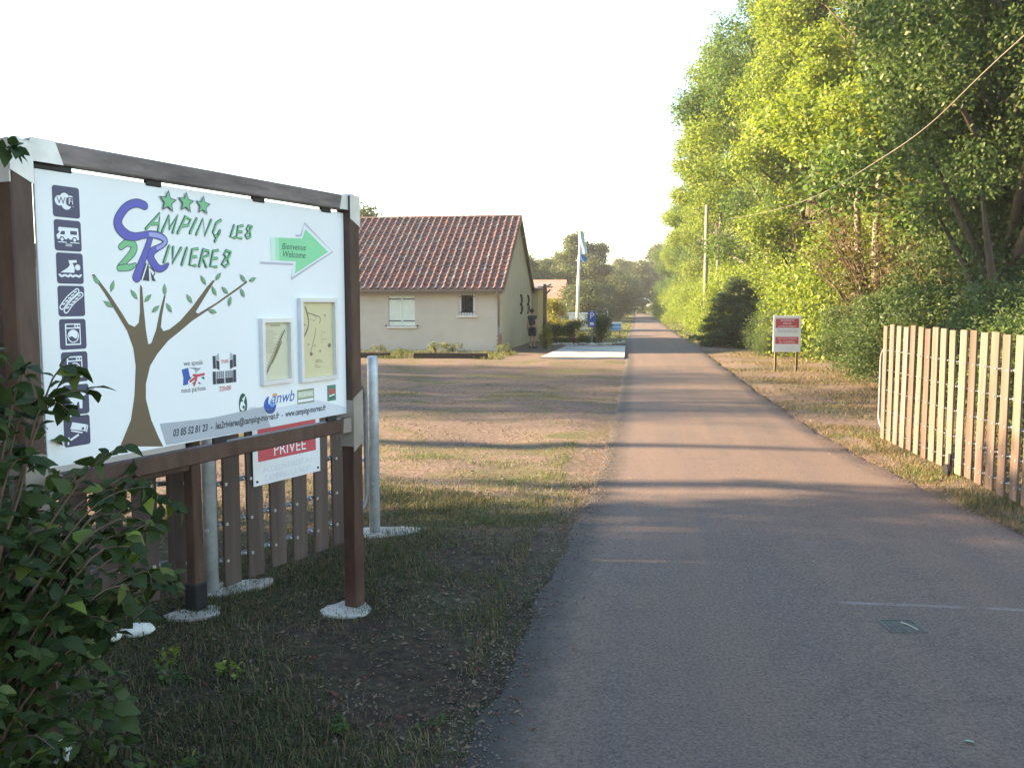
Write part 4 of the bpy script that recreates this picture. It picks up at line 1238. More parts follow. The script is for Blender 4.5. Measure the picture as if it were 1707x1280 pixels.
for x in (x0 - 0.10, x1 + 0.10): k.box((x, HY0 - 0.04, z0 + 0.02), (0.04, 0.08, 0.06))
k.build('shutter_catch', M['iron'], house)
# small barred window
x0, z0, x1, z1 = sw
wf = MB()
for c_, d_ in ((((x0+x1)/2, HY0 + 0.07, z1 - 0.04), (x1-x0, 0.06, 0.08)), (((x0+x1)/2, HY0 + 0.07, z0 + 0.05), (x1-x0, 0.06, 0.10)), ((x0 + 0.05, HY0 + 0.07, (z0+z1)/2), (0.10, 0.06, z1-z0-0.18)), ((x1 - 0.04, HY0 + 0.07, (z0+z1)/2), (0.08, 0.06, z1-z0-0.18))):
    wf.box(c_, d_)
wo_ = wf.build('window', M['frame'], house)
MB().box(((x0+x1)/2, HY0 + 0.09, (z0+z1)/2), (x1-x0-0.11, 0.012, z1-z0-0.11)).build('pane', M['glass'], wo_)
br = MB()
for i in range(5):
    x = x0 + 0.09 + (x1-x0-0.18)*i/4
    br.tube([(x, HY0 + 0.015, z0 - 0.0), (x, HY0 + 0.015, z1)], 0.011, 6)
for z in (z0 + 0.12, z1 - 0.14): br.tube([(x0, HY0 + 0.015, z), (x1, HY0 + 0.015, z)], 0.010, 6)
br.build('window_bars', M['iron'], wo_)
MB().bbox(((x0+x1)/2, HY0 - 0.02, z0 - 0.045), (x1-x0+0.18, 0.14, 0.07), 0.008).build('window_sill', M['sill'], house)
lamp = MB(); lamp.lathe([(0.05, 0), (0.07, 0.05), (0.05, 0.16), (0.02, 0.2)], 10, (-7.18, HY0 - 0.10, 2.24)); lamp.box((-7.18, HY0 - 0.03, 2.36), (0.05, 0.10, 0.05))
lamp.build('wall_lamp', M['sill'], house)
# worn brick showing at the corner foot
M['brick'] = plain('bare_brick', (0.40, 0.20, 0.13), 0.9, 0.2, 8, 0.4, rnd=0.25)
for i in range(9):
    z = 0.05 + i*0.075; w_ = 0.19 if i % 2 else 0.11
    MB().bbox((HX1 - w_/2 + 0.006, HY0 + 0.04, z + 0.03), (w_, 0.10, 0.058), 0.004).build('brick', M['brick'], house)
# two wrought irons with double scrolls on the gable
for y in (39.0, 41.6):
    sc_ = MB()
    pts = [(HX1 + 0.05, y - 0.22 + 0.50*math.sin(a)*k_, zc + 0.20*math.cos(a)) for zc, k_ in ((2.02, 0.8), (1.62, 1.0)) for a in [math.pi*q/7 for q in range(8)]]
    sc_.tube(pts, 0.042, 6); sc_.build('scroll_iron', M['iron'], house, smooth=True)
# small aerial at the gable top
ae = MB(); ae.tube([(HX1 + 0.02, 38.8, 4.75), (HX1 + 0.30, 38.8, 4.75), (HX1 + 0.30, 38.8, 5.15)], 0.02, 6)
for i in range(4): ae.tube([(HX1 + 0.30 + 0.10*i - 0.1, 38.55, 5.12), (HX1 + 0.30 + 0.10*i - 0.1, 39.05, 5.12)], 0.008, 5)
ae.tube([(HX1 + 0.15, 38.8, 5.12), (HX1 + 0.55, 38.8, 5.12)], 0.012, 5)
ae.build('aerial', M['galv'], house)

# lower rear wing
an = thing('rear_wing', 'low ochre rear wing behind the gable with a flat tiled edge', 'building', (-6.6, 45.8, 0))
MB().box((0, 0, 1.28), (3.66, 4.6, 2.76)).build('wall', M['render2'], an)
r_ = MB(); r_.box((0.05, -0.1, 2.72), (4.0, 5.0, 0.10), rot=Euler((rad(4), 0, 0)).to_matrix()); r_.build('roof', M['tile'], an)
# timber porch post with brace and beam at the gable corner
pc = thing('porch', 'wooden post with a brace carrying a beam beside the gable wall', 'porch', (-3.70, 36.3, 0))
MB().bbox((0, 0, 1.27), (0.14, 0.14, 2.54), 0.01).build('post', M['oldwood'], pc)
b = MB(); b.bbox((-0.35, 3.6, 2.58), (0.12, 7.4, 0.12), 0.01, rz=rad(5.5)); b.build('beam', M['oldwood'], pc)
b = MB(); b.tube([(0.0, 0, 2.20), (0.22, 0.1, 2.42)], 0.04, 6); b.build('brace', M['oldwood'], pc)
b = MB(); b.bbox((0.02, 0, 2.52), (0.62, 0.10, 0.06), 0.01); b.build('bracket', M['gutter'], pc)

# old railway sleepers laid as a kerb before the wall
M['sleeper'] = wood('tarred_sleeper', (0.022, 0.018, 0.016), (0.05, 0.042, 0.036), axis='x', grain=12)
for (xa, xb, y, lab) in ((-10.9, -8.28, 29.25, 'dark timber sleeper lying before the shuttered window'), (-7.45, -4.92, 29.30, 'dark timber sleeper lying before the small barred window')):
    o = MB().bbox(((xa+xb)/2, y, 0.09), (xb-xa, 0.20, 0.20), 0.015).build('timber_sleeper', M['sleeper'])
    tag(o, lab, 'sleeper')
# ------------------------------------------------------------------ flag, parking sign, little things by the road
M['whitepole'] = plain('white_pole', (0.78, 0.77, 0.73), 0.4, 0.04, 3)
M['flagblue'] = plain('pale_blue_flag', (0.45, 0.62, 0.72), 0.7, 0.12, 1.2)
M['flagdeep'] = plain('blue_flag_foot', (0.05, 0.16, 0.45), 0.7, 0.2, 3)
M['signblue'] = plain('blue_sign', (0.012, 0.075, 0.36), 0.4, 0.05, 3)
fl = thing('flagpole', 'tall white pole flying a drooping pale blue banner left of the road', 'flagpole', (-3.62, 55.5, 0))
MB().tube([(0, 0, 0), (0.05, 0, 3.0), (0.16, 0, 6.3)], [0.11, 0.095, 0.06], 10).build('pole', M['whitepole'], fl, smooth=True)
def banner(z0, z1, w0, w1, mat):
    mb = MB(); n = 9; vs = []; fs = []
    for i in range(n):
        u = i/(n-1); z = z0 + (z1-z0)*u; w = w0 + (w1-w0)*u**1.6
        xb = 0.09 + 0.025*z*0.6
        for j in range(6):
            v = j/5
            vs.append((xb - 0.12 + (w + 0.12)*v + 0.02*math.sin(u*7), 0.09*math.sin(v*6 + u*3) - 0.05, z - 0.16*v*math.sin(u*2)))
    for i in range(n-1):
        for j in range(5): a = i*6+j; fs.append((a, a+1, a+7, a+6))
    return mb.add(vs, fs).build('banner', mat, fl, smooth=True)
banner(4.9, 6.42, 0.42, 0.12, M['flagblue']); banner(4.42, 4.88, 0.38, 0.42, M['flagdeep'])

pk = thing('parking_sign', 'blue parking sign with a white P on a post among dark shrubs', 'sign', (-1.97, 40.45, 0), rad(4))
MB().tube([(0, 0.04, 0), (0, 0.04, 1.52)], 0.035, 8).build('post', M['galv'], pk, smooth=True)
MB().bbox((0, 0, 1.13), (0.36, 0.02, 0.70), 0.006).build('plate', M['signblue'], pk)
p = Print(-0.011, 0.001); p.text('P', (0.0, 1.16), 0.40, 'white', 'CENTER')
p.poly([(-0.09, 0.87), (0.09, 0.87), (0.10, 0.95), (0.04, 1.0), (-0.09, 1.0)], 'white'); p.build('lettering', pk)

bs = thing('low_sign', 'low pale blue board with a white line beside the road edge', 'sign', (-1.15, 51.1, 0), rad(3))
for x in (-0.26, 0.26): MB().box((x, 0.03, 0.35), (0.05, 0.04, 0.8)).build('leg', M['oldwood'], bs)
MB().bbox((0, 0, 0.56), (0.70, 0.02, 0.48), 0.005).build('board', M['signwhite'], bs)
p = Print(-0.011, 0.001); p.poly([(-0.33, 0.34), (0.33, 0.34), (0.33, 0.50), (-0.33, 0.50)], 'skyblue'); p.poly([(-0.33, 0.53), (0.33, 0.53), (0.33, 0.70), (-0.33, 0.70)], 'skyblue'); p.build('print', bs)

# white post and rail fence across the lawn
M['railwhite'] = plain('white_rail', (0.62, 0.60, 0.55), 0.7, 0.1, 3)
fe = thing('rail_fence', 'white post and two rail fence across the far lawn', 'fence', (-7.6, 95.0, 0), 0.0)
for i in range(5): MB().box((i*1.15, 0, 0.70), (0.13, 0.13, 1.4)).build('post', M['railwhite'], fe)
for z in (1.30, 0.75): MB().box((2.3, -0.09, z), (4.8, 0.05, 0.14)).build('rail', M['railwhite'], fe)

# white chest with a lid on the lawn
ch = thing('garden_chest', 'white chest with an overhanging lid on the sunny lawn', 'chest', (-4.0, 62.4, 0), rad(-8))
MB().bbox((0, 0, 0.55), (1.15, 0.8, 1.1), 0.02).build('body', M['whitepole'], ch); MB().bbox((0.08, 0, 1.16), (1.5, 1.0, 0.09), 0.02).build('lid', M['whitepole'], ch)

# gateway at the far end of the road
ga = thing('gateway_arch', 'pale metal arch over the far end of the road', 'arch', (1.0, 150.0, 0))
mb = MB()
pts = [(-1.4, 0, 1.9), (-0.9, 0, 2.45), (0, 0, 2.7), (0.9, 0, 2.6), (1.5, 0, 2.1)]
for x in (-1.4, 1.5): MB().tube([(x, 0, 0), (x, 0, 2.0)], 0.10, 8).build('post', M['railwhite'], ga)
mb.tube(pts, 0.08, 8); mb.build('arch', M['railwhite'], ga)

# far house and van
fh = thing('far_house', 'far house with a dusty red roof behind the shrubs', 'house', (-10.2, 92.0, 0))
MB().box((0, 0, 1.2), (5.6, 6, 2.4)).build('wall', M['render2'], fh)
mb = MB()
mb.add([(-3.1, -3.3, 2.35), (3.1, -3.3, 2.35), (3.1, 3.3, 2.35), (-3.1, 3.3, 2.35), (-3.1, 0, 4.3), (3.1, 0, 4.3)], [(0,1,5,4), (2,3,4,5), (0,4,3), (1,2,5), (3,2,1,0)])
M['redroof'] = plain('dusty_red_roof', (0.30, 0.17, 0.13), 0.8, 0.15, 2)
mb.build('roof', M['redroof'], fh)
vn = thing('parked_van', 'white van parked by the far house', 'van', (-8.3, 84.0, 0), rad(15))
mb = MB(); mb.prism_y([(-1.1, 0.35), (1.1, 0.35), (1.15, 1.0), (0.85, 1.25), (0.55, 1.95), (-1.0, 2.0), (-1.15, 1.2)], -0.85, 0.85); mb.build('body', M['whitepole'], vn)
MB().prism_y([(0.62, 1.25), (0.80, 1.25), (0.56, 1.80), (0.35, 1.80)], -0.86, 0.86).build('window', M['glass'], vn)
for x in (-0.7, 0.7):
    for y in (-0.8, 0.8): MB().tube([(x, y - 0.08, 0.32), (x, y + 0.08, 0.32)], 0.32, 12).build('wheel', M['black'], vn)

# outbuilding and timber stack at the left edge
ob = thing('outbuilding', 'small cream outbuilding with a red roof at the left picture edge', 'building', (-26.2, 31.5, 0))
MB().box((0, 0, 1.5), (4.6, 4, 3.0)).build('wall', M['render2'], ob)
mb = MB(); mb.add([(-2.6, -2.3, 3.0), (2.6, -2.3, 3.0), (2.6, 2.3, 3.0), (-2.6, 2.3, 3.0), (-2.6, 0, 4.2), (2.6, 0, 4.2)], [(0,1,5,4), (2,3,4,5), (0,4,3), (1,2,5), (3,2,1,0)])
mb.build('roof', M['redroof'], ob)
M['plank'] = wood('sunlit_plank', (0.20, 0.14, 0.07), (0.34, 0.25, 0.14), axis='x', grain=10)
ps_ = thing('plank_fence', 'low fence of horizontal planks at the left picture edge', 'fence', (-18.2, 21.5, 0), rad(20))
for i in range(7): MB().bbox((0, 0.01*(i % 2), 0.14 + 0.22*i), (3.4, 0.03, 0.185), 0.005).build('plank', M['plank'], ps_)
for x in (-1.6, 0, 1.6): MB().box((x, 0.06, 0.8), (0.09, 0.09, 1.6)).build('post', M['oldwood'], ps_)

# border stones round the shrub bed
M['stone'] = plain('pale_border_stone', (0.46, 0.44, 0.40), 0.85, 0.15, 5, 0.4, rnd=0.2)
def rock_mesh(name, seed, mat):
    rr = random.Random(seed); bm = bmesh.new(); bmesh.ops.create_icosphere(bm, subdivisions=2, radius=0.5)
    for v in bm.verts: v.co *= 1 + rr.uniform(-0.10, 0.10); v.co.z *= 0.6
    me = bpy.data.meshes.new(name); bm.to_mesh(me); bm.free(); me.materials.append(mat)
    me.polygons.foreach_set('use_smooth', [True]*len(me.polygons)); return me
RK = [rock_mesh('border_stone', i, M['stone']) for i in range(3)]
for i in range(17):
    u = i/16
    x = -3.55 + 3.0*u; y = 38.9 + 0.25*math.sin(i*1.3) + (0 if u < 0.72 else (u-0.72)*7)
    o = link('border_stone', RK[i % 3]); o.location = (x, y, 0.06); o.rotation_euler = (0, 0, i*1.1); s = random.uniform(0.2, 0.34); o.scale = (s, s*0.8, s)
    tag(o, 'small pale stone in the border round the dark shrub bed', 'stone', 'border stones round the shrub bed')

# two painted white stones at the foot of the fence
M['paintstone'] = plain('white_painted_stone', (0.66, 0.66, 0.62), 0.7, 0.08, 14, 0.3, dirt=((0.10, 0.10, 0.09), 0.55))
for i, (x, y, s, lab) in enumerate(((-2.78, 4.53, 0.135, 'larger white painted stone with dark marks at the foot of the slatted fence'), (-2.87, 4.40, 0.105, 'smaller whitish stone beside the painted one, nearer the bush'))):
    me = rock_mesh('white_stone', 20 + i, M['paintstone']); o = link('white_stone', me)
    o.location = (x, y, ground_z(x, y) + 0.03); o.scale = (s*1.5, s*0.9, s*1.0); o.rotation_euler = (0, 0, 0.5)
    tag(o, lab, 'stone')

# drain cover let into the asphalt
dc = thing('drain_cover', 'small square cast iron drain cover set in the asphalt near the right edge', 'drain', (1.52, 5.15, 0.0135), rad(8)); dc.scale = (0.68, 0.68, 0.8)
M['cast'] = plain('mossy_cast_iron', (0.095, 0.092, 0.078), 0.7, 0.3, 14, 0.4)
mb = MB()
for c_, d_ in (((0, -0.14, 0.012), (0.30, 0.02, 0.014)), ((0, 0.14, 0.012), (0.30, 0.02, 0.014)), ((-0.14, 0, 0.012), (0.02, 0.26, 0.014)), ((0.14, 0, 0.012), (0.02, 0.26, 0.014))): mb.box(c_, d_)
mb.build('rim', M['cast'], dc)
mb = MB(); mb.box((0, 0, 0.009), (0.256, 0.256, 0.010))
for i in range(5): mb.box((-0.10 + 0.05*i, 0, 0.016), (0.012, 0.22, 0.004))
mb.build('lid', M['cast'], dc)
tw = MB().tube([(1.53, 5.20, 0.030), (1.56, 5.15, 0.033), (1.59, 5.09, 0.029)], 0.004, 5).build('twig', plain('dry_twig', (0.42, 0.38, 0.33), 0.8)); tag(tw, 'short pale twig lying across the drain cover', 'twig')

# overhead line and its poles
M['polewood'] = plain('grey_utility_pole', (0.20, 0.18, 0.15), 0.85, 0.2, 3, 0.3, stretch=(3, 3, 0.5))
up_ = []
for (x, y, h, ln_, lab) in ((4.92, 54.0, 7.1, 0.0, 'right of two slim grey utility poles among the sunlit leaves'), (3.80, 50.0, 7.2, -0.004, 'left of two slim grey utility poles among the sunlit leaves')):
    t = thing('utility_pole', lab, 'pole', (x, y, 0), 0, 'utility poles in the verge')
    MB().tube([(0, 0, -0.2), (ln_*h, 0, h)], [0.14, 0.10], 10).build('shaft', M['polewood'], t, smooth=True)
    b = MB(); b.tube([(ln_*h - 0.1, 0, h - 0.3), (ln_*h + 0.12, 0, h - 0.3)], 0.03, 6); b.lathe([(0.04, 0), (0.05, 0.06), (0.02, 0.1)], 8, (ln_*h + 0.12, 0, h - 0.3)); b.build('insulator', M['stone'], t)
A, B = Vector((4.92 + 0.12, 54.0, 6.75)), Vector((5.0, 3.0, 6.1))
A1, B1, C1 = Vector((3.405, 13.000, 3.870)), Vector((3.322, 8.500, 4.172)), Vector((3.188, 1.300, 4.656))
cab = []
K_ = [A, A.lerp(A1, 0.72) - Vector((0, 0, 0.30)), A1 + Vector((0, 0, 0.02)), B1, C1]
for i in range(4):
    p0, p1, p2, p3 = K_[max(0, i-1)], K_[i], K_[i+1], K_[min(4, i+2)]
    for k in range(10):
        t_ = k/10; cab.append(0.5*((2*p1) + (p2-p0)*t_ + (2*p0-5*p1+4*p2-p3)*t_*t_ + (3*p1-p0-3*p2+p3)*t_**3))
cab.append(C1)
M['cable'] = plain('pale_cable', (0.16, 0.145, 0.11), 0.6)
cb = MB().tube(cab, 0.0065, 6).build('overhead_cable', M['cable'], smooth=True)
tag(cb, 'thin pale overhead cable slanting across the trees at upper right', 'cable')

# ------------------------------------------------------------------ people
M['skin'] = plain('skin', (0.42, 0.25, 0.18), 0.6, 0.05, 8)
M['hair'] = plain('dark_hair', (0.03, 0.022, 0.018), 0.7, 0.2, 20)
def skinned(name, verts, edges, radii, root, mats, parent, sub=2):
    me = bpy.data.meshes.new(name); me.from_pydata([Vector(v) for v in verts], edges, []); o = bpy.data.objects.new(name, me); COL.objects.link(o)
    md = o.modifiers.new('s', 'SKIN'); md.use_smooth_shade = True
    for i, r_ in enumerate(radii):
        me.skin_vertices[0].data[i].radius = (r_, r_) if not isinstance(r_, tuple) else r_
        me.skin_vertices[0].data[i].use_root = (i == root)
    s_ = o.modifiers.new('d', 'SUBSURF'); s_.levels = sub; s_.render_levels = sub
    bpy.context.view_layer.update()
    m2 = bpy.data.meshes.new_from_object(o.evaluated_get(bpy.context.evaluated_depsgraph_get()))
    m2.name = name
    bpy.data.objects.remove(o); bpy.data.meshes.remove(me)
    m2.materials.clear()
    m2.materials.append(mats)
    return link(name, m2, parent)
def person(label, loc, rz, H, shirt, short, arm=None):
    k_ = H / 1.72
    t = thing('person', label, 'person', loc, rz); t.scale = (k_, k_, k_)
    ah = arm or ((0.27, 0.02, 0.86), (-0.27, 0.04, 0.86))
    V = [(0,0,0.95), (0,0.01,1.12), (0,0.02,1.33), (0,0.0,1.47), (0,-0.01,1.56), (0,-0.01,1.66),
         (0.18,0.0,1.40), (0.23,0.02,1.13), ah[0], (ah[0][0], ah[0][1]-0.03, ah[0][2]-0.10), (-0.18,0,1.40), (-0.23,0.02,1.13), ah[1], (ah[1][0], ah[1][1]-0.03, ah[1][2]-0.10),
         (0.10,0,0.88), (0.11,-0.01,0.50), (0.11,0.02,0.09), (0.12,-0.13,0.035), (-0.10,0,0.88), (-0.11,-0.01,0.50), (-0.11,0.03,0.09), (-0.13,-0.11,0.035)]
    E = [(0,1),(1,2),(2,3),(3,4),(4,5),(2,6),(6,7),(7,8),(8,9),(2,10),(10,11),(11,12),(12,13),(0,14),(14,15),(15,16),(16,17),(0,18),(18,19),(19,20),(20,21)]
    Rr = [(0.15,0.11),(0.13,0.10),(0.155,0.11),0.055,(0.078,0.092),(0.07,0.085),0.062,0.046,0.034,0.034,0.062,0.046,0.034,0.034,0.085,0.058,0.042,0.038,0.085,0.058,0.042,0.038]
    body = skinned('body', V, E, Rr, 0, M['skin'], t)
    skinned('shirt', [V[0],V[1],V[2],(0,0.0,1.42),V[6],((V[6][0]+V[7][0])/2,0.01,1.25),V[10],((V[10][0]+V[11][0])/2,0.01,1.25)], [(0,1),(1,2),(2,3),(2,4),(4,5),(2,6),(6,7)], [(0.175,0.135),(0.16,0.13),(0.18,0.135),0.075,0.085,0.08,0.085,0.08], 0, shirt, t)
    skinned('shorts', [(0,0,1.0),(0,0,0.90),(0.105,0,0.80),(0.115,0,0.50),(-0.105,0,0.80),(-0.115,0,0.50)], [(0,1),(1,2),(2,3),(1,4),(4,5)], [(0.165,0.13),(0.17,0.13),0.115,0.095,0.115,0.095], 0, short, t)
    bm = bmesh.new(); bmesh.ops.create_uvsphere(bm, u_segments=14, v_segments=10, radius=0.1)
    for v in bm.verts:
        v.co = Vector((v.co.x*0.92, v.co.y*1.08 + 0.018, v.co.z*1.05 + 1.665))
    bmesh.ops.delete(bm, geom=[v for v in bm.verts if v.co.y < -0.055 and v.co.z < 1.69], context='VERTS')
    me = bpy.data.meshes.new('hair'); bm.to_mesh(me); bm.free(); me.materials.append(M['hair']); link('hair', me, t)
    f = MB()
    f.lathe([(0.004, 0), (0.012, 0.012), (0.006, 0.045)], 6, (0, -0.108, 1.585), 0)
    f.build('nose', M['skin'], t)
    e = MB()
    for x in (-0.032, 0.032): e.lathe([(0.004, -0.008), (0.010, 0), (0.004, 0.008)], 7, (x, -0.098, 1.625))
    e.box((0, -0.100, 1.555), (0.045, 0.01, 0.008)); e.build('eyes_and_mouth', M['hair'], t)
    for x in (-0.085, 0.085):
        MB().lathe([(0.006, -0.03), (0.018, 0.0), (0.008, 0.03)], 7, (x, 0.0, 1.61)).build('ear', M['skin'], t)
    sh = MB()
    for x in (0.12, -0.125): sh.bbox((x, -0.05, 0.035), (0.095, 0.27, 0.08), 0.025)
    sh.build('shoes', M['iron'] if 'iron' in M else M['black'], t)
    return t
M['darkcloth'] = plain('dark_shirt', (0.028, 0.026, 0.045), 0.8, 0.2, 8); M['navycloth'] = plain('dark_shorts', (0.022, 0.018, 0.035), 0.8, 0.2, 8)
M['maroon'] = plain('dark_red_top', (0.10, 0.03, 0.03), 0.8, 0.2, 8); M['palecloth'] = plain('pale_shorts', (0.45, 0.40, 0.33), 0.8, 0.1, 8)
person('person in a dark shirt and shorts standing beside the gable wall', (-4.28, 36.9, 0), rad(150), 1.60, M['darkcloth'], M['navycloth'])
person('person in a dark red top with one arm raised behind the yellow shrub', (-5.15, 62.5, 0), rad(-20), 1.62, M['maroon'], M['palecloth'], ((0.34, -0.16, 1.62), (-0.27, 0.04, 0.86)))
# ------------------------------------------------------------------ trees along the right of the road
T = [tree_meshes('broad_tree', 31, 19.0, 4.4, 1.4, 92000, 0.155, 'leaf_lime', 84, 'bark', 0.24, lean=-0.02),
     tree_meshes('mixed_tree', 32, 18.0, 4.2, 2.0, 84000, 0.150, 'leaf_mid', 78, 'bark_pale', 0.20, lean=-0.03),
     tree_meshes('slim_tree', 33, 17.0, 3.4, 4.2, 60000, 0.145, 'leaf_lime', 56, 'bark', 0.15),
     tree_meshes('wide_tree', 34, 15.0, 4.7, 0.8, 84000, 0.160, 'leaf_mid', 78, 'bark', 0.24)]
TI = tree_meshes('ivy_tree', 35, 17.0, 3.6, 0.3, 190000, 0.100, 'leaf_dark', 150, 'bark', 0.27)
def ivy_cloak(seed, H, r0, n):
    """leaves hugging the trunk from the ground up"""
    rng = np.random.default_rng(seed)
    z = rng.uniform(0, 1, n)**1.2*H; a = rng.uniform(0, 2*np.pi, n)
    r = r0*(1 - 0.45*z/H)*(1 + 0.35*np.sin(a*3 + z*1.7))*rng.uniform(0.75, 1.35, n)
    P = np.stack([np.cos(a)*r, np.sin(a)*r, z], 1); O = np.stack([np.cos(a), np.sin(a), np.zeros(n)], 1)
    V, F = leaf_cloud(P, 0.12, rng, out=O*1.5)
    return fast_mesh('ivy_cloak', V, F, M['leaf_dark'])
# (template, x, y, turn, scale, label)
ROW = [(1, 7.9, 21.5, 0.4, 1.02, 'tall mid green tree standing behind the hedge between the brown shrub and the ivy tree'),
       (0, 8.3, 27.5, 1.3, 1.02, 'tall lime green tree rising behind the red and white notice board'),
       (2, 7.6, 33.5, 2.2, 1.08, 'slim pale stemmed tree right above the dark conifer'),
       (0, 7.3, 40.0, 3.5, 1.04, 'broad lime green tree just behind the dark conifer'),
       (1, 6.7, 46.5, 5.0, 1.08, 'mid green tree beside the nearer utility pole'),
       (0, 6.8, 54.0, 0.2, 1.02, 'lime green tree behind the further utility pole'),
       (2, 5.9, 62.0, 4.1, 1.08, 'slim lime tree leaning out over the sunlit verge'),
       (0, 6.0, 70.0, 2.8, 0.92, 'lime green tree whose crown makes the sky edge of the row at mid height'),
       (1, 5.6, 80.0, 1.1, 0.84, 'smaller tree in the row where the sky edge drops towards the road'),
       (0, 5.4, 91.0, 5.5, 0.72, 'small rounded tree near the far end of the sunlit row'),
       (3, 5.2, 104.0, 3.9, 0.72, 'last low tree of the sunlit row before the arch')]
BACK = [(0, 13.5, 17.0, 2.0, 1.10), (1, 14.2, 25.0, 3.0, 1.12), (0, 14.0, 34.0, 4.0, 1.10), (3, 14.0, 44.0, 5.0, 1.25), (0, 12.0, 21.5, 1.0, 1.05), (1, 12.5, 30.0, 2.0, 1.0), (3, 16.5, 20.5, 0.3, 1.25), (0, 18.0, 27.0, 3.0, 1.1), (1, 13.5, 56.0, 0.7, 1.1), (0, 13.0, 70.0, 1.6, 1.0), (3, 12.0, 86.0, 2.1, 0.95)]
TN = ['broadleaf_tree', 'broadleaf_tree', 'slim_tree', 'broadleaf_tree']
for (k, x, y, rz, s, lab) in ROW:
    plant(TN[k], lab, 'tree', T[k], (x, y, -0.05), rz, s, 'sunlit trees along the right verge')
for (k, x, y, rz, s) in BACK:
    plant(TN[k], 'tall tree in the second rank, glimpsed between the crowns of the roadside trees', 'tree', T[k], (x, y, -0.05), rz, s, 'second rank of trees')
IV = plant('ivy_clad_tree', 'dark ivy clad tree with a thick trunk at the right picture edge', 'tree', TI, (6.35, 16.6, -0.05), 0.3, (0.80, 0.80, 1.0)); link('ivy', ivy_cloak(5, 11.0, 0.62, 16000), IV, 'stuff')
plant('ivy_clad_tree', 'second dark ivy clad tree further back, left of the thick ivy trunk', 'tree', TI, (8.0, 18.9, -0.05), 2.1, (0.9, 0.9, 1.05))
# pale slender trunks showing among the leaves
def pole_tree(x, y, h, lean, label, seed):
    rng = np.random.default_rng(seed)
    mb = MB(); pts = [(lean*u*h + 0.10*math.sin(u*5+seed), 0.08*math.sin(u*4), h*u - 0.1) for u in [i/6 for i in range(7)]]
    mb.tube(pts, [0.13 - 0.012*i for i in range(7)], 8)
    cen = np.array([(lean*h + rng.normal()*0.9, rng.normal()*0.9, h*rng.uniform(0.78, 1.06)) for _ in range(12)])
    for c in cen[:6]: mb.tube([pts[4], c], [0.04, 0.01], 5, cap=False)
    P_, O_ = clump_points(cen, np.full(12, 0.75), [260]*12, rng)
    V_, F_ = leaf_cloud(P_, 0.17, rng, out=O_)
    plant('slender_tree', label, 'tree', (mb.mesh('slender_trunk', M['bark_pale'], True), fast_mesh('slender_crown', V_, F_, M['leaf_lime'])), (x, y, 0))
pole_tree(6.05, 25.4, 7.0, -0.01, 'slender tree whose pale forked trunk stands left in the leafy gap above the brown shrub', 1)
pole_tree(6.55, 25.7, 7.6, 0.015, 'slender pale trunked tree right in the leafy gap above the brown shrub', 2)
pole_tree(4.75, 52.0, 8.0, -0.02, 'thin leaning pale trunk between the two utility poles', 3)

# ------------------------------------------------------------------ shrubs of the right verge
S_lime = [shrub_meshes('lime_shrub', 41 + i, 3.4, 3.6, 3.4, 15000, 0.125, 'leaf_lime', 30) for i in range(2)]
S_hedge = [shrub_meshes('hedge_shrub', 51 + i, 2.5, 2.7, 2.3, 15000, 0.085, 'leaf_hedge', 34, asp=0.42) for i in range(2)]
S_round = shrub_meshes('round_shrub', 61, 1.5, 1.4, 1.15, 5000, 0.075, 'leaf_dark', 22)
S_yel = shrub_meshes('yellow_shrub', 62, 1.9, 1.9, 2.0, 5000, 0.10, 'leaf_yellow', 24)
for i, (x, y, s, sz) in enumerate(((4.35, 46.6, 0.75, 1.0), (5.9, 43.5, 1.1, 1.3), (5.4, 48.5, 1.0, 1.2), (5.3, 53.5, 1.0, 1.4), (4.9, 58.5, 1.0, 1.0), (5.2, 63.5, 1.1, 1.3), (4.7, 69.0, 1.05, 1.0), (4.9, 75.0, 1.1, 1.3), (4.6, 82.0, 1.1, 1.0), (4.7, 90.0, 1.2, 1.2), (4.5, 100.0, 1.3, 1.1), (4.4, 112.0, 1.4, 1.2), (4.3, 126.0, 1.5, 1.3))):
    plant('verge_shrub', {0: 'lime green shrub at the foot of the left utility pole', 1: 'tall lime green shrub right behind the dark spruce', 2: 'lime green shrub at the foot of the right utility pole', 12: 'last lime green shrub of the understorey, nearest the arch'}.get(i, 'lime green shrub in the sunny understorey beyond the utility poles'), 'shrub', S_lime[i % 2], (x, y, 0), i*1.3, (s, s, sz), 'sunny understorey shrubs', SF)
for i, (x, y, s, sz, lab) in enumerate(((6.9, 30.5, 1.2, 1.5, 'tall light green shrub behind the notice board'), (6.2, 33.5, 0.9, 1.0, 'light green shrub between the conifer and the notice board'), (8.2, 24.4, 1.1, 1.4, 'tall shrub behind the bare brown stems'))):
    plant('verge_shrub', lab, 'shrub', S_lime[i % 2], (x, y, 0), i*2.1, (s, s, sz), None, SF)
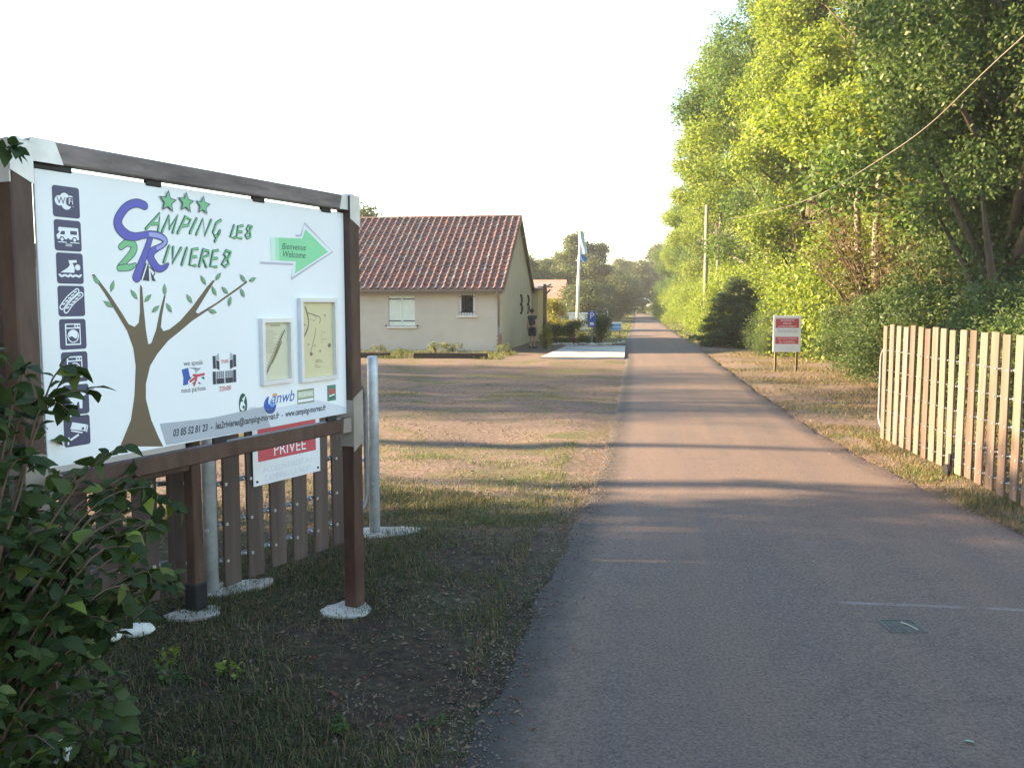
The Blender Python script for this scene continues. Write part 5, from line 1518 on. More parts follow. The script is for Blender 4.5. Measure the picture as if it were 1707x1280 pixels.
for i, (x, y, s, sz, lab) in enumerate(((5.55, 24.4, 0.82, 0.82, 'dark green hedge shrub directly right of the notice board'), (5.85, 21.2, 0.95, 0.95, 'bushy dark green hedge shrub left of the slatted gate end'), (6.1, 18.4, 1.0, 1.02, 'hedge shrub showing above the first gate slats'),
                                       (5.9, 15.4, 0.95, 0.96, 'hedge shrub showing above the middle gate slats'), (6.7, 19.7, 1.1, 1.65, 'tall hedge shrub standing left of the thick ivy trunk'), (7.2, 22.9, 1.1, 1.5, 'tall hedge shrub at the foot of the brown stems'), (5.4, 12.6, 0.85, 0.80, 'hedge shrub showing above the right end of the gate'), (4.9, 10.0, 0.7, 0.55, 'low hedge shrub behind the right end of the gate'), (4.85, 31.8, 0.62, 0.72, 'low dark green shrub left of the notice board'), (5.0, 34.8, 0.75, 0.85, 'dark shrub in the shade right of the conifer'))):
    plant('hedge_shrub', lab, 'shrub', S_hedge[i % 2], (x, y, 0), i*1.9, (s, s, sz), None, SF)
# dark little spruce with drooping tiers
rng = np.random.default_rng(71)
mb = MB(); mb.tube([(0, 0, -0.1), (0, 0, 3.1)], [0.09, 0.015], 8)
cen = []; rr = []; cn = []
for k in range(11):
    z = 0.25 + 0.26*k + rng.normal()*0.04; R_ = 1.28*(1 - (k/11.5)**1.25)
    nb_ = max(4, int(13 - k))
    for j in range(nb_):
        a = 2*math.pi*j/nb_ + k*0.7 + rng.normal()*0.25; R_ = R_*(1 + rng.normal()*0.07)
        mb.tube([(0, 0, z + 0.12), (math.cos(a)*R_*0.95, math.sin(a)*R_*0.95, z - 0.05)], [0.018, 0.005], 4, cap=False)
        for q in (0.45, 0.75, 1.0):
            cen.append((math.cos(a)*R_*q, math.sin(a)*R_*q, z + 0.10 - 0.22*q + rng.normal()*0.10)); rr.append(0.20 + 0.10*(1-q)); cn.append(130)
P_, O_ = clump_points(np.array(cen), np.array(rr), cn, rng, 0.55)
V_, F_ = leaf_cloud(P_, 0.10, rng, asp=0.35)
plant('spruce', 'small dark spruce with drooping branches on the right verge', 'conifer', (mb.mesh('spruce_trunk', M['bark'], True), fast_mesh('spruce_crown', V_, F_, M['leaf_conifer'])), (4.3, 39.2, 0), 0, (1.35, 1.35, 0.98))
# half-bare brown shrub with arching stems
def twiggy(name, seed, H, W, nst, nl):
    rng = np.random.default_rng(seed); mb = MB(); pts_all = []
    for i in range(nst):
        a = rng.uniform(0, 2*math.pi); r0 = rng.uniform(0, 0.35); h = H*rng.uniform(0.55, 1.05); w = W*rng.uniform(0.25, 1.0)/2
        pts = []
        for k in range(6):
            u = k/5
            pts.append((math.cos(a)*(r0 + w*u**1.4) + rng.normal()*0.05, math.sin(a)*(r0 + w*u**1.4) + rng.normal()*0.05, h*(1 - (1-u)**1.35) - 0.1))
        mb.tube(pts, [0.028, 0.024, 0.02, 0.015, 0.010, 0.005], 5, cap=False)
        for k in range(2, 6):
            for _ in range(3):
                s_ = Vector(pts[k]); d_ = Vector((rng.normal(), rng.normal(), rng.uniform(0.0, 1.2))).normalized()
                e_ = s_ + d_*rng.uniform(0.3, 0.9)
                mb.tube([s_, e_], [0.009, 0.003], 3, cap=False)
                for q in (0.4, 0.7, 1.0): pts_all.append(s_.lerp(e_, q))
    P_ = np.array([tuple(v) for v in pts_all]); sel = rng.integers(0, len(P_), nl)
    P_ = P_[sel] + rng.normal(size=(nl, 3))*0.12
    V_, F_ = leaf_cloud(P_, 0.11, rng)
    return mb.mesh(name + '_stem', M['twig'], True), fast_mesh(name + '_foliage', V_, F_, M['leaf_brown'])
plant('brown_shrub', 'tall half bare brown shrub with arching stems behind the hedge', 'shrub', twiggy('brown_shrub', 81, 4.6, 4.2, 50, 5500), (6.35, 23.9, 0), 0, 1.0, None, SF)
plant('brown_shrub', 'second thinner brown shrub right behind the arching one', 'shrub', twiggy('brown_shrub', 82, 4.9, 3.4, 30, 3800), (7.3, 22.2, 0), 0, 1.0, None, SF)

# ------------------------------------------------------------------ planting left of the road
for i, (x, y, s, sz, lab) in enumerate(((-3.75, 40.9, 0.9, 0.85, 'dark rounded shrub at the left end of the stone edged bed'), (-2.75, 41.2, 0.9, 0.95, 'dark rounded shrub in the middle of the stone edged bed, before the flagpole'), (-1.75, 41.9, 0.98, 1.15, 'tallest dark rounded shrub of the bed, behind the blue parking sign'))):
    plant('round_shrub', lab, 'shrub', S_round, (x, y, 0), i*2.0, (s, s, sz), None, SF)
plant('yellow_shrub', 'yellow green shrub with orange tips left of the flagpole', 'shrub', S_yel, (-4.85, 50.6, 0), 0.5, (1.2, 1.1, 1.2), None, SF)
plant('yellow_shrub', 'lower yellowing shrub running up to the white chest', 'shrub', S_yel, (-4.0, 54.0, 0), 2.5, (1.0, 0.9, 0.5), None, SF)
plant('climbing_plant', 'straggly yellow green climber at the foot of the porch post', 'plant', S_yel, (-3.62, 36.2, 0), 1.0, (0.30, 0.30, 0.55), None, SF)
S_farsh = [shrub_meshes('far_shrub', 45 + i, 3.2, 3.2, 3.2, 9000, 0.17, 'leaf_far', 30) for i in range(2)]
# far trees behind the reception and across the end of the road
TF = [tree_meshes('far_round_tree', 91, 9.5, 5.2, -0.5, 34000, 0.30, 'leaf_far', 70, 'bark', 0.3), tree_meshes('far_tall_tree', 92, 12.0, 4.8, -0.5, 34000, 0.32, 'leaf_far', 70, 'bark', 0.3)]
FAR = [(1, -6.6, 112, 0.95, 0.88, 'large far tree with a stepped outline behind the banner'), (0, -12.5, 100, 0.82, 0.74, 'far rounded tree left of the banner above the dusty red roof'), (0, -17.5, 96, 0.8, 0.86, 'far rounded tree touching the house gable'),
       (1, -10.5, 116, 1.0, 0.70, 'far tree filling the skyline between the banner and the gable'), (0, -14.5, 108, 1.0, 0.80, 'broad far tree low behind the red roof'), (0, -4.6, 110, 0.8, 0.68, 'far tree just right of the banner'),
       (0, -3.2, 118, 0.85, 0.66, 'far tree right of the banner, sloping towards the road'), (0, -1.5, 160, 1.2, 1.0, 'dark far tree closing the end of the road left of the arch'), (1, 4.5, 165, 1.2, 1.05, 'dark far tree right behind the arch'), (0, 1.4, 162, 1.0, 0.85, 'dark far tree straight behind the arch'), (1, -7.0, 150, 1.1, 0.75, 'far tree behind the dip in the skyline'),
       (0, -13, 60.5, 0.42, 0.40, 'small dark tree half hidden behind the rear wing')]
for (k, x, y, s, sz, lab) in FAR:
    plant('far_tree', lab, 'tree', TF[k], (x, y, 0), x, (s, s, sz), None)
for i, (x, y, s, sz, lab) in enumerate(((-5.0, 88.0, 1.4, 1.35, 'large rounded far shrub behind the parking sign'), (-4.0, 99.0, 1.35, 1.5, 'far shrub right of the white rail fence'), (-2.2, 108.0, 1.2, 1.7, 'dark far shrub at the left road edge before the arch'), (-1.5, 125.0, 1.4, 2.2, 'tall dark far shrub left of the arch'))):
    plant('far_shrub', lab, 'shrub', S_farsh[i % 2], (x, y, 0), i, (s*1.15, s*1.15, sz*0.95), None, SF)
plant('garden_tree', 'tree whose top just shows above the left roof ridge', 'tree', TF[0], (-19.4, 60.0, 0), 1.0, (0.8, 0.8, 0.86))

# unseen trees west of the entrance, added and shaped to cast shade bands over it
TS = [tree_meshes('sparse_tree', 95 + i, 13.0, 2.9, 1.2, 3600, 0.17, 'leaf_mid', 110, 'bark', 0.14) for i in range(2)]
WEST = [(T[3], -18.5, 1.0, 0.8, 1.0), (T[0], -20.0, -6.0, 0.9, 0.95), (T[1], -15.5, -13.5, 1.0, 1.0), (T[3], -9.0, -13.0, 0.8, 0.8), (TF[0], -12.5, 2.7, 0.95, 0.95), (TF[0], -12.0, -3.6, 1.0, 1.0), (TF[1], -16.5, -9.5, 1.0, 1.1), (TF[1], -17.5, 3.6, 0.82, 0.95),
        (T[2], -22.0, 8.62, 0.07, 0.62), (T[2], -24.0, 11.0, 0.10, 0.60), (T[2], -20.0, 16.4, 0.88, 1.35),
        (TS[0], -28.5, 14.6, 0.92, 1.00), (TS[1], -30.1, 15.7, 0.97, 1.04), (TS[0], -31.7, 16.8, 1.02, 1.08), (TS[1], -30.0, 18.0, 0.92, 1.12), (TS[0], -31.6, 19.1, 0.97, 1.00), (TS[1], -33.2, 20.2, 1.02, 1.04), (TS[0], -31.5, 21.3, 0.92, 1.08), (TS[1], -33.1, 22.4, 0.97, 1.12), (TS[0], -34.7, 23.6, 1.02, 1.00), (TS[1], -33.0, 24.7, 0.92, 1.04)]
for (k, x, y, s, sz) in WEST:
    plant('shade_tree', 'unseen tree west of the entrance, placed to throw shade on the road', 'tree', k, (x, y, -0.05), x + y, (s, s, sz), 'shade trees west of the entrance')

# ------------------------------------------------------------------ the leafy bush in front of the hoarding (large leaves, one by one)
def leaf_shape(name, L, W, mat, curl, seed):
    rr = random.Random(seed); n = 6
    vs = []; fs = []
    for i in range(n + 1):
        u = i/n
        w = W*0.5*math.sin(math.pi*min(1, u**0.78))*(1 + (0.10 if i % 2 else -0.06))
        z = -curl*u*u*L; y = u*L
        vs += [(-w, y, z + 0.18*w), (0, y, z), (w, y, z + 0.18*w + rr.uniform(-0.1, 0.1)*w)]
    for i in range(n):
        a = 3*i; fs += [(a, a+1, a+4, a+3), (a+1, a+2, a+5, a+4)]
    return MB().add(vs, fs).mesh(name, mat, True)
M['leaf_bush'] = leafy('bush_leaves', (0.014, 0.029, 0.008), (0.050, 0.076, 0.021), 0.30, rough=0.5, spec=0.25, c3=(0.10, 0.125, 0.035), amt=0.07)
M['leaf_bush2'] = leafy('young_bush_leaves', (0.12, 0.17, 0.03), (0.20, 0.26, 0.05), 0.35, rough=0.45)
LS = [leaf_shape('bush_leaf', 0.072, 0.042, M['leaf_bush'], 0.35, 1), leaf_shape('bush_leaf', 0.054, 0.032, M['leaf_bush'], 0.15, 2), leaf_shape('bush_leaf', 0.080, 0.052, M['leaf_bush'], 0.5, 3), leaf_shape('bush_leaf', 0.055, 0.030, M['leaf_bush'], 0.6, 4)]
LY = leaf_shape('bush_leaf', 0.085, 0.062, M['leaf_bush2'], 0.5, 5)
BX, BY = -2.36, 2.66
bush = thing('leafy_bush', 'dark leafy bush with some yellow green leaves before the left end of the hoarding', 'bush', (BX, BY, ground_z(BX, BY)))
rng = np.random.default_rng(101); rr = random.Random(101)
stems = MB(); spots = []
def stem(pts, r0, nleaf, start=0.25, big=1.0):
    P_ = [Vector(p) for p in pts]
    n = 10; Q = []
    m_ = len(P_)
    for i in range(m_ - 1):
        p0, p1, p2, p3 = P_[max(0, i-1)], P_[i], P_[i+1], P_[min(m_-1, i+2)]
        for k in range(4):
            t_ = k/4; Q.append(0.5*((2*p1) + (p2-p0)*t_ + (2*p0-5*p1+4*p2-p3)*t_*t_ + (3*p1-p0-3*p2+p3)*t_**3))
    Q.append(P_[-1])
    stems.tube(Q, [r0*(1 - 0.75*i/(len(Q)-1)) for i in range(len(Q))], 6, cap=False)
    for i in range(nleaf):
        u = start + (1-start)*(i + rr.uniform(0, 0.8))/nleaf
        f_ = min(u, 0.999)*(len(Q)-1); k = int(f_); p_ = Q[k].lerp(Q[min(k+1, len(Q)-1)], f_ - k)
        d_ = (Q[min(k+1, len(Q)-1)] - Q[max(0, k-1)]).normalized()
        spots.append((p_, d_, big))
    return Q
def wpt(x, y, z): return (x - BX, y - BY, z)
for i in range(96):
    a = rr.uniform(0, 2*math.pi); q = rr.uniform(0, 1)**0.6
    ex, ey = 0.54*q*math.cos(a), 0.80*q*math.sin(a)
    h = (1.78 - 0.55*q)*rr.uniform(0.40, 1.0)
    stem([(rr.uniform(-0.16, 0.16), rr.uniform(-0.18, 0.18), 0), (ex*0.45, ey*0.45, h*0.55), (ex*0.85, ey*0.85, h*0.9), (ex*1.1, ey*1.1, h + rr.uniform(-0.12, 0.05))], rr.uniform(0.005, 0.010), 21, 0.2)
for i in range(22):     # arms reaching right in front of the dark slats
    tx, ty = rr.uniform(-2.16, -1.90), rr.uniform(2.95, 3.55); tz = rr.uniform(0.5, 1.12)
    stem([wpt(-2.3, 2.75, tz*0.25), wpt((tx-2.25)/2, (ty+2.75)/2, tz*0.85), wpt(tx, ty, tz), wpt(tx + rr.uniform(0, 0.08), ty + rr.uniform(-0.05, 0.1), tz - 0.05)], 0.005, 17, 0.25)
for i in range(14):     # tall shoots along the left picture edge
    tx, ty = rr.uniform(-2.22, -1.93), rr.uniform(2.5, 2.75); tz = rr.uniform(1.30, 1.66)
    stem([wpt(-2.3 + rr.uniform(-0.1, 0.15), 2.6, 0.2), wpt((tx-2.28)/2, (ty+2.6)/2, tz*0.65), wpt(tx, ty, tz), wpt(tx + rr.uniform(0, 0.12), ty + rr.uniform(0, 0.08), tz + 0.01)], 0.006, 16, 0.5)
# sprigs that cross the lower left of the hoarding, and one that reaches the top of the post
stem([wpt(-2.15, 2.62, 0.9), wpt(-2.05, 2.68, 1.2), wpt(-1.98, 2.72, 1.50), wpt(-1.80, 2.74, 1.56)], 0.006, 9, 0.55)
stem([wpt(-2.2, 2.66, 0.9), wpt(-2.12, 2.70, 1.25), wpt(-2.05, 2.72, 1.48), wpt(-1.96, 2.74, 1.54)], 0.006, 9, 0.5)
stem([wpt(-2.1, 2.70, 0.9), wpt(-1.95, 2.76, 1.15), wpt(-1.84, 2.80, 1.30), wpt(-1.74, 2.82, 1.36)], 0.005, 10, 0.4)
stem([wpt(-2.1, 2.74, 0.8), wpt(-1.95, 2.80, 1.05), wpt(-1.83, 2.84, 1.17), wpt(-1.72, 2.88, 1.20)], 0.005, 11, 0.4)
stem([wpt(-2.2, 2.74, 0.6), wpt(-2.0, 2.86, 0.95), wpt(-1.86, 2.96, 1.06), wpt(-1.76, 3.04, 1.02)], 0.005, 12, 0.35)
stem([wpt(-2.36, 2.66, 0.7), wpt(-2.30, 2.70, 1.3), wpt(-2.22, 2.72, 1.52)], 0.006, 12, 0.4)
stem([wpt(-2.6, 2.60, 0.4), wpt(-2.46, 2.78, 1.6), wpt(-2.36, 2.88, 2.2), wpt(-2.26, 2.93, 2.38), wpt(-2.20, 2.95, 2.40)], 0.007, 12, 0.78)
def place_leaf(me, p_, d_, parent):
    side = Vector((rr.gauss(0, 1), rr.gauss(0, 1), rr.gauss(0, 0.5)))
    yv = (d_*0.55 + side.normalized()*0.9 + Vector((0, 0, -0.15))).normalized()
    up_ = Vector((rr.gauss(0.15, 0.45), rr.gauss(-0.35, 0.45), 1.0)); zv = (up_ - yv*up_.dot(yv)).normalized(); xv = yv.cross(zv)
    s = rr.uniform(0.7, 1.2)
    return Matrix((xv, yv, zv)).transposed().to_4x4(), s
camv = Vector((-BX, -BY, 1.4)).normalized()
order = sorted(range(len(spots)), key=lambda i: -spots[i][0].dot(camv))
front = set(order[:288])
restv = MB()
for i, (p_, d_, b_) in enumerate(spots):
    me = LS[rr.randrange(4)]
    if rr.random() < 0.03: me = LY
    Rm, s = place_leaf(me, p_, d_, bush)
    if i in front:
        o = link('leaf', me, bush)
        o.matrix_local = Matrix.Translation(p_) @ Rm @ Matrix.Scale(s, 4)
    else:
        mt = Matrix.Translation(p_) @ Rm @ Matrix.Scale(s, 4)
        restv.add([mt @ v.co for v in me.vertices], [tuple(f.vertices) for f in me.polygons], 1 if me is LY else 0)
# inner leaves
for i in range(2600):
    a = rr.uniform(0, 2*math.pi); q = rr.uniform(0, 1)**0.5; z = rr.uniform(0.02, 1.0)
    w = (1 - 0.55*max(0, z - 0.3))
    p_ = Vector((0.56*q*w*math.cos(a), 0.66*q*w*math.sin(a), z*1.2))
    me = LS[rr.randrange(4)]
    Rm, s = place_leaf(me, p_, Vector((math.cos(a), math.sin(a), 0.3)), bush)
    mt = Matrix.Translation(p_) @ Rm @ Matrix.Scale(s, 4)
    restv.add([mt @ v.co for v in me.vertices], [tuple(f.vertices) for f in me.polygons], 0)
restv.build('foliage', [M['leaf_bush'], M['leaf_bush2']], bush, True, kind='stuff')
stems.build('stem', M['twig'], bush, True)

# ------------------------------------------------------------------ grass, weeds, litter, pebbles
def blades(pts, hmin, hmax, wid, rng, lean=1.25):
    n = len(pts); h = rng.uniform(hmin, hmax, n); a = rng.uniform(0, 2*np.pi, n); l = rng.uniform(0, lean, n)*h
    d = np.stack([np.cos(a), np.sin(a), np.zeros(n)], 1); s = np.stack([-np.sin(a), np.cos(a), np.zeros(n)], 1)*wid
    b0 = pts - s; b1 = pts + s
    mid_ = pts + d*(l*0.35)[:, None]; mid_[:, 2] += h*0.6
    tip = pts + d*l[:, None]; tip[:, 2] += h*rng.uniform(0.75, 1.0, n)
    V = np.stack([b0, b1, mid_ + s*0.7, tip, mid_ - s*0.7], 1).reshape(-1, 3)
    i = np.arange(n)*5
    F = np.concatenate([np.stack([i, i+1, i+2, i+4], 1), np.stack([i+4, i+2, i+3, i+3], 1)])
    return V, F
M['grass_dry'] = leafy('dry_grass', (0.085, 0.062, 0.030), (0.215, 0.160, 0.085), 0.25, c3=(0.09, 0.115, 0.04), amt=0.25)
M['grass_green'] = leafy('green_grass', (0.035, 0.060, 0.018), (0.095, 0.125, 0.036), 0.3, c3=(0.24, 0.20, 0.09), amt=0.16)
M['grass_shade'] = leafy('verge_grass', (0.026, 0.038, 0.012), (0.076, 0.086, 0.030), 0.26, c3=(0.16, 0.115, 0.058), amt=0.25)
def scatter(n, x0, x1, y0, y1, rng, keep=None, clump=0.0, power=1.0):
    P_ = np.stack([rng.uniform(x0, x1, n), y0 + (y1 - y0)*rng.uniform(0, 1, n)**power, np.zeros(n)], 1)
    if keep is not None: P_ = P_[keep(P_[:, 0], P_[:, 1])]
    z = undul(P_[:, 0], P_[:, 1]); onr = (P_[:, 0] > -0.75) & (P_[:, 0] < 3.0)
    P_[:, 2] = np.where(onr, -0.025, z) - 0.004
    return P_
rng = np.random.default_rng(7)
fx = lambda x, y, s: np.sin(x*2.3*s + 1.1*np.sin(y*1.7*s)) + np.sin(y*2.9*s + 1.3*np.sin(x*2.1*s + 2)) 
roadl = lambda y: np.interp(y, [a for a, _ in RL], [b for _, b in RL])
roadr = lambda y: np.interp(y, [a for a, _ in RR], [b for _, b in RR])
def tri_fix(F):
    return F
def grass(name, P_, h0, h1, w, mat):
    n = len(P_)
    V, F = blades(P_, h0, h1, w, rng)
    q = F[:n]; t3 = F[n:, :3]
    me = bpy.data.meshes.new(name)
    loops = np.concatenate([q.ravel(), t3.ravel()]).astype(np.int32)
    st = np.concatenate([np.arange(n)*4, 4*n + np.arange(n)*3]).astype(np.int32); tot = np.concatenate([np.full(n, 4), np.full(n, 3)]).astype(np.int32)
    me.vertices.add(len(V)); me.vertices.foreach_set('co', V.astype(np.float32).ravel())
    me.loops.add(len(loops)); me.loops.foreach_set('vertex_index', loops)
    me.polygons.add(2*n); me.polygons.foreach_set('loop_start', st); me.polygons.foreach_set('loop_total', tot)
    me.materials.append(M[mat]); me.update(calc_edges=True)
    return link(name, me, kind='stuff')
# verge left of the road near the hoarding
k1 = lambda x, y: (x < roadl(y) - 0.02 - 0.10*rng.uniform(0, 1, len(x))) & (fx(x, y, 1.0) + 0.5*fx(x, y, 3.1) > rng.uniform(-1.0, 2.2, len(x)))
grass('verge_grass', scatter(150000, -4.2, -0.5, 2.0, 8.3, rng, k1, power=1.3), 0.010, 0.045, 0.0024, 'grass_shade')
k2 = lambda x, y: (x < roadl(y) - 0.02) & (fx(x, y, 0.9) + 0.6*fx(x, y, 2.7) > 0.35 + rng.uniform(-0.9, 0.9, len(x)))
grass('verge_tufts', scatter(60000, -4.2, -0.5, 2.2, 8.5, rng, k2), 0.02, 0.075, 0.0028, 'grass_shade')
grass('dry_grass', scatter(26000, -4.5, -0.4, 2.2, 9.0, rng, lambda x, y: (x < roadl(y)) & (fx(x, y, 1.3) < rng.uniform(-1.6, 0.8, len(x)))), 0.015, 0.06, 0.0018, 'grass_dry')
# forecourt: patchy green strips in dry grass
def patchk(x, y):
    d = np.full(len(x), -9.0)
    for (cx, cy, rx, ry) in ((-1.55, 7.9, 1.0, 0.75), (-0.85, 8.9, 0.55, 0.8), (-2.6, 10.2, 0.5, 0.35), (-0.75, 10.8, 0.30, 1.2), (-1.6, 10.0, 0.4, 0.3), (-3.4, 8.6, 0.9, 0.35), (-4.6, 13.5, 0.8, 0.4), (-4.9, 17.5, 0.7, 0.6), (-2.3, 8.6, 1.2, 0.3)):
        d = np.maximum(d, 1 - ((x-cx)/rx)**2 - ((y-cy)/ry)**2)
    return (d + 0.25*fx(x, y, 2.2) > rng.uniform(-0.2, 0.7, len(x))) & (x < roadl(y) - 0.03)
grass('forecourt_grass', scatter(90000, -5.6, -0.3, 6.6, 18.5, rng, patchk, power=1.4), 0.015, 0.05, 0.0030, 'grass_green')
grass('forecourt_dry_grass', scatter(45000, -7.5, -0.35, 6.8, 26, rng, lambda x, y: (x < roadl(y) - 0.03) & (fx(x, y, 0.8) + 0.6*fx(x, y, 2.9) > 0.5 + rng.uniform(-0.9, 1.2, len(x))), power=1.6), 0.008, 0.03, 0.003, 'grass_dry')
# right verge along the gate and beyond
grass('right_verge_grass', scatter(60000, 2.4, 5.0, 6.6, 14.0, rng, lambda x, y: (x > roadr(y) - 0.06) & (fx(x, y, 1.1) + 0.6*fx(x, y, 2.9) > rng.uniform(-2.0, 1.6, len(x))), power=1.2), 0.02, 0.075, 0.003, 'grass_dry')
grass('right_verge_tufts', scatter(26000, 2.5, 4.0, 6.4, 13.0, rng, lambda x, y: (x > roadr(y) - 0.02) & (np.abs(x - 3.15) < 0.5) & (fx(x, y, 1.4) > rng.uniform(-0.4, 1.4, len(x)))), 0.03, 0.10, 0.003, 'grass_green')
grass('bank_grass', scatter(60000, 2.4, 6.5, 13.0, 36.0, rng, lambda x, y: (x > roadr(y)) & (fx(x, y, 0.7) + 0.6*fx(x, y, 2.3) > rng.uniform(-1.2, 1.8, len(x)))), 0.02, 0.08, 0.006, 'grass_dry')
grass('lawn', scatter(60000, -9.0, 5.0, 43.5, 100.0, rng, lambda x, y: ((x < roadl(y) - 0.05) | (x > roadr(y))) & (fx(x, y, 0.4) > rng.uniform(-2.0, 1.4, len(x)))), 0.04, 0.14, 0.016, 'grass_green')
grass('wall_grass', scatter(22000, -14.0, -4.4, 28.2, 33.3, rng, lambda x, y: (y > 29.4 + 0.7*np.sin(x*1.7)) & (fx(x, y, 0.9) > rng.uniform(-1.8, 1.2, len(x)))), 0.03, 0.16, 0.008, 'grass_green')
# weeds along the foot of the wall
S_weed = shrub_meshes('weed', 66, 0.9, 0.5, 0.45, 420, 0.09, 'grass_green', 9, stems=5, asp=0.25)
for i, (x, y, s, lab) in enumerate(((-10.3, 30.6, 0.9, 'clump of weeds at the wall foot nearest the hoarding'), (-8.0, 29.8, 0.8, 'weeds growing in the gap between the two sleepers'), (-7.0, 30.9, 1.25, 'tallest clump of weeds at the wall between the two windows'), (-6.5, 31.0, 1.1, 'clump of weeds under the small barred window'), (-4.7, 31.5, 1.0, 'weeds at the corner foot of the house'), (-9.2, 31.2, 0.9, 'clump of weeds under the shuttered window'))):
    plant('weed', lab, 'weed', S_weed, (x, y, 0), i*1.3, s, None, SF)
# small green plants on the bank in front of the hoarding
S_low = shrub_meshes('low_weed', 67, 0.30, 0.30, 0.14, 90, 0.05, 'leaf_bush2', 7, stems=3, asp=0.6)
S_low2 = shrub_meshes('low_weed', 68, 0.30, 0.30, 0.12, 110, 0.045, 'leaf_hedge', 7, stems=3, asp=0.6)
for i, (x, y, s, k, lab) in enumerate(((-2.28, 4.02, 0.75, 1, 'small dark green weed in front of the middle post footing'), (-2.42, 4.22, 0.6, 0, 'small bright weed just right of the painted stone'), (-1.80, 3.12, 0.95, 1, 'green weed on the bank near the lower left of the bush'), (-2.02, 4.10, 0.6, 0, 'bright weed left of the round white footing'),
                                      (-1.05, 3.05, 0.8, 1, 'dark green weed by the road edge at the bottom'), (-1.25, 3.55, 0.6, 1, 'small green weed on the bare soil near the road'), (-0.86, 3.62, 0.5, 1, 'tiny weed against the tarred road edge'))):
    plant('low_weed', lab, 'weed', (S_low, S_low2)[k], (x, y, ground_z(x, y)), i*1.7, s, None, SF)
# dead leaves and pebbles on the bank and along both edges
M['litter'] = leafy('dead_leaves', (0.075, 0.045, 0.026), (0.21, 0.145, 0.09), 0.1, rough=0.85, c3=(0.13, 0.04, 0.028), amt=0.15)
def litter(name, P_, size, mat):
    n = len(P_); a = rng.uniform(0, 2*np.pi, n); L = size*rng.uniform(0.5, 1.3, n); W = L*rng.uniform(0.3, 0.6, n); tl = rng.uniform(-0.35, 0.35, n)
    d = np.stack([np.cos(a), np.sin(a), tl], 1); s = np.stack([-np.sin(a), np.cos(a), rng.uniform(-0.4, 0.4, n)], 1)
    P_ = P_ + np.array([0, 0, 0.014])
    V = np.stack([P_ - d*L[:, None]/2, P_ - s*W[:, None]/2, P_ + d*L[:, None]/2, P_ + s*W[:, None]/2], 1).reshape(-1, 3)
    return link(name, fast_mesh(name, V, np.arange(4*n).reshape(n, 4), M[mat]), kind='stuff')
litter('leaf_litter', scatter(4200, -3.6, -0.5, 2.2, 7.5, rng, lambda x, y: x < roadl(y) + 0.02), 0.030, 'litter')
litter('leaf_litter_right', scatter(6500, 2.3, 5.2, 6.8, 26, rng, lambda x, y: x > roadr(y) - 0.12), 0.05, 'litter')
M['pebble'] = leafy('pebbles', (0.070, 0.057, 0.047), (0.175, 0.15, 0.125), 0.0, rough=0.9, c3=(0.17, 0.105, 0.08), amt=0.3)
def pebbles(name, P_, size):
    n = len(P_); r = size*rng.uniform(0.4, 1.5, n)**1.4
    base = np.array([(1,0,0),(-0.5,0.87,0),(-0.5,-0.87,0),(0.1,0.05,0.75),(0.2,-0.1,-0.5)])
    a = rng.uniform(0, 2*np.pi, n); c, s = np.cos(a)[:, None], np.sin(a)[:, None]
    B_ = base[None] * rng.uniform(0.7, 1.3, (n, 5, 1))
    x = B_[..., 0]*c - B_[..., 1]*s; y = B_[..., 0]*s + B_[..., 1]*c
    V = (np.stack([x, y, B_[..., 2]], -1)*r[:, None, None] + P_[:, None, :] + np.array([0, 0, 0.004])).reshape(-1, 3)
    f = np.array([(0,1,3),(1,2,3),(2,0,3),(1,0,4),(2,1,4),(0,2,4)])
    F = (np.arange(n)[:, None, None]*5 + f[None]).reshape(-1, 3)
    return link(name, fast_mesh(name, V, F, M['pebble']), kind='stuff')
pebbles('pebbles', scatter(4500, -3.2, -0.45, 2.3, 7.5, rng, lambda x, y: (x < roadl(y) + 0.05) & (fx(x, y, 1.2) < rng.uniform(-1.0, 1.2, len(x)))), 0.0075)
pebbles('forecourt_gravel', scatter(14000, -6.5, -0.3, 7.5, 20, rng, lambda x, y: (x < roadl(y) + 0.05), power=1.5), 0.010)
def edge_spots(n, tab, w0, w1, y0, y1):
    y = y0 + (y1 - y0)*rng.uniform(0, 1, n)**1.6
    x = np.interp(y, [a for a, _ in tab], [b for _, b in tab]) + rng.normal(size=n)*(w1 - w0)/3 + (w0 + w1)/2
    return np.stack([x, y, np.full(n, 0.004)], 1)
pebbles('road_edge_grit', np.concatenate([edge_spots(5200, RL, -0.22, 0.16, 2.3, 14), edge_spots(3600, RR, -0.16, 0.22, 6.5, 16)]), 0.0062)
litter('road_edge_leaves', np.concatenate([edge_spots(420, RL, -0.3, 0.2, 2.3, 12), edge_spots(900, RR, -0.22, 0.3, 6.5, 18)]), 0.035, 'litter')
litter('road_leaves', np.stack([rng.uniform(-0.3, 2.7, 90), rng.uniform(2.6, 16, 90), np.full(90, 0.012)], 1), 0.028, 'litter')
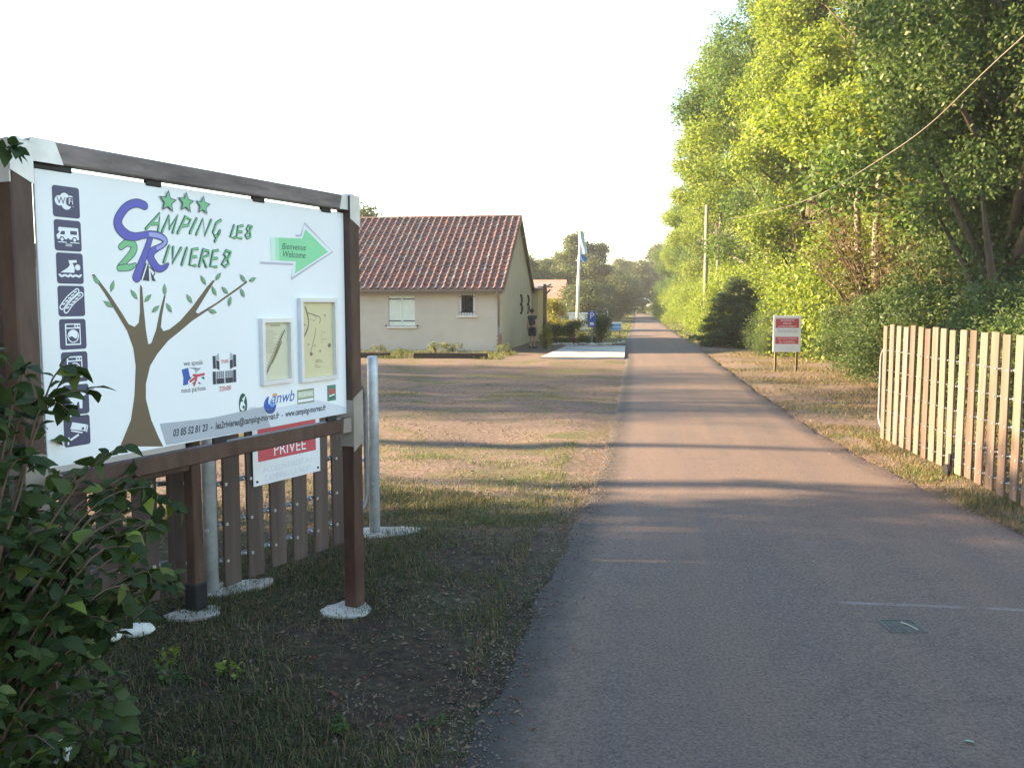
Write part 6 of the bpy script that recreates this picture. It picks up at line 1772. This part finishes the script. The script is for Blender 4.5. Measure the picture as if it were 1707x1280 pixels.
# single things lying about
gl_ = LS[1].copy(); gl_.materials.clear(); gl_.materials.append(plain('pale_green_leaf', (0.22, 0.33, 0.24), 0.6))
o = link('fallen_leaf', gl_); o.location = (1.42, 3.77, 0.032); o.rotation_euler = (0.1, 0.12, 1.2); o.scale = (0.75, 0.75, 0.75)
tag(o, 'single pale green leaf lying on the asphalt at the bottom right', 'leaf')
gl2 = LS[1].copy(); gl2.materials.clear(); gl2.materials.append(plain('pale_dry_leaf', (0.5, 0.47, 0.42), 0.6))
o = link('fallen_leaf', gl2); o.location = (1.27, 6.35, 0.035); o.rotation_euler = (0.1, 0.2, 0.4); o.scale = (0.5, 0.5, 0.5)
tag(o, 'tiny whitish leaf on the asphalt in the middle of the road', 'leaf')
mb = MB(); rr2 = random.Random(4)
for i in range(5):
    c_ = (-2.28 + rr2.uniform(-0.05, 0.05), 3.14 + rr2.uniform(-0.05, 0.05), 0.05 + rr2.uniform(0, 0.05)); pts = []
    pts = [(c_[0] + 0.045*math.cos(a)*rr2.uniform(0.5, 1.2), c_[1] + 0.045*math.sin(a)*rr2.uniform(0.5, 1.2), c_[2] + rr2.uniform(-0.02, 0.02)) for a in [k*math.pi/4 for k in range(8)]]
    mb.add(pts, [tuple(range(8))])
o = mb.build('paper_scrap', plain('crumpled_white_paper', (0.72, 0.72, 0.74), 0.7, 0.05, 9)); tag(o, 'crumpled white scrap of paper at the foot of the bush', 'litter')

# ------------------------------------------------------------------ evening haze in the air
hz_m = bpy.data.materials.new('haze'); hz_m.use_nodes = True
ht = hz_m.node_tree
for n in list(ht.nodes): ht.nodes.remove(n)
hv = ht.nodes.new('ShaderNodeVolumePrincipled'); ho = ht.nodes.new('ShaderNodeOutputMaterial')
hv.inputs['Color'].default_value = (0.92, 0.94, 1.0, 1.0)
hv.inputs['Density'].default_value = 0.0006
hv.inputs['Anisotropy'].default_value = 0.2
ht.links.new(hv.outputs[0], ho.inputs['Volume'])
haze = MB().box((0, 450, 13.0), (1240, 1540, 28.6)).build('haze', hz_m, kind='stuff')
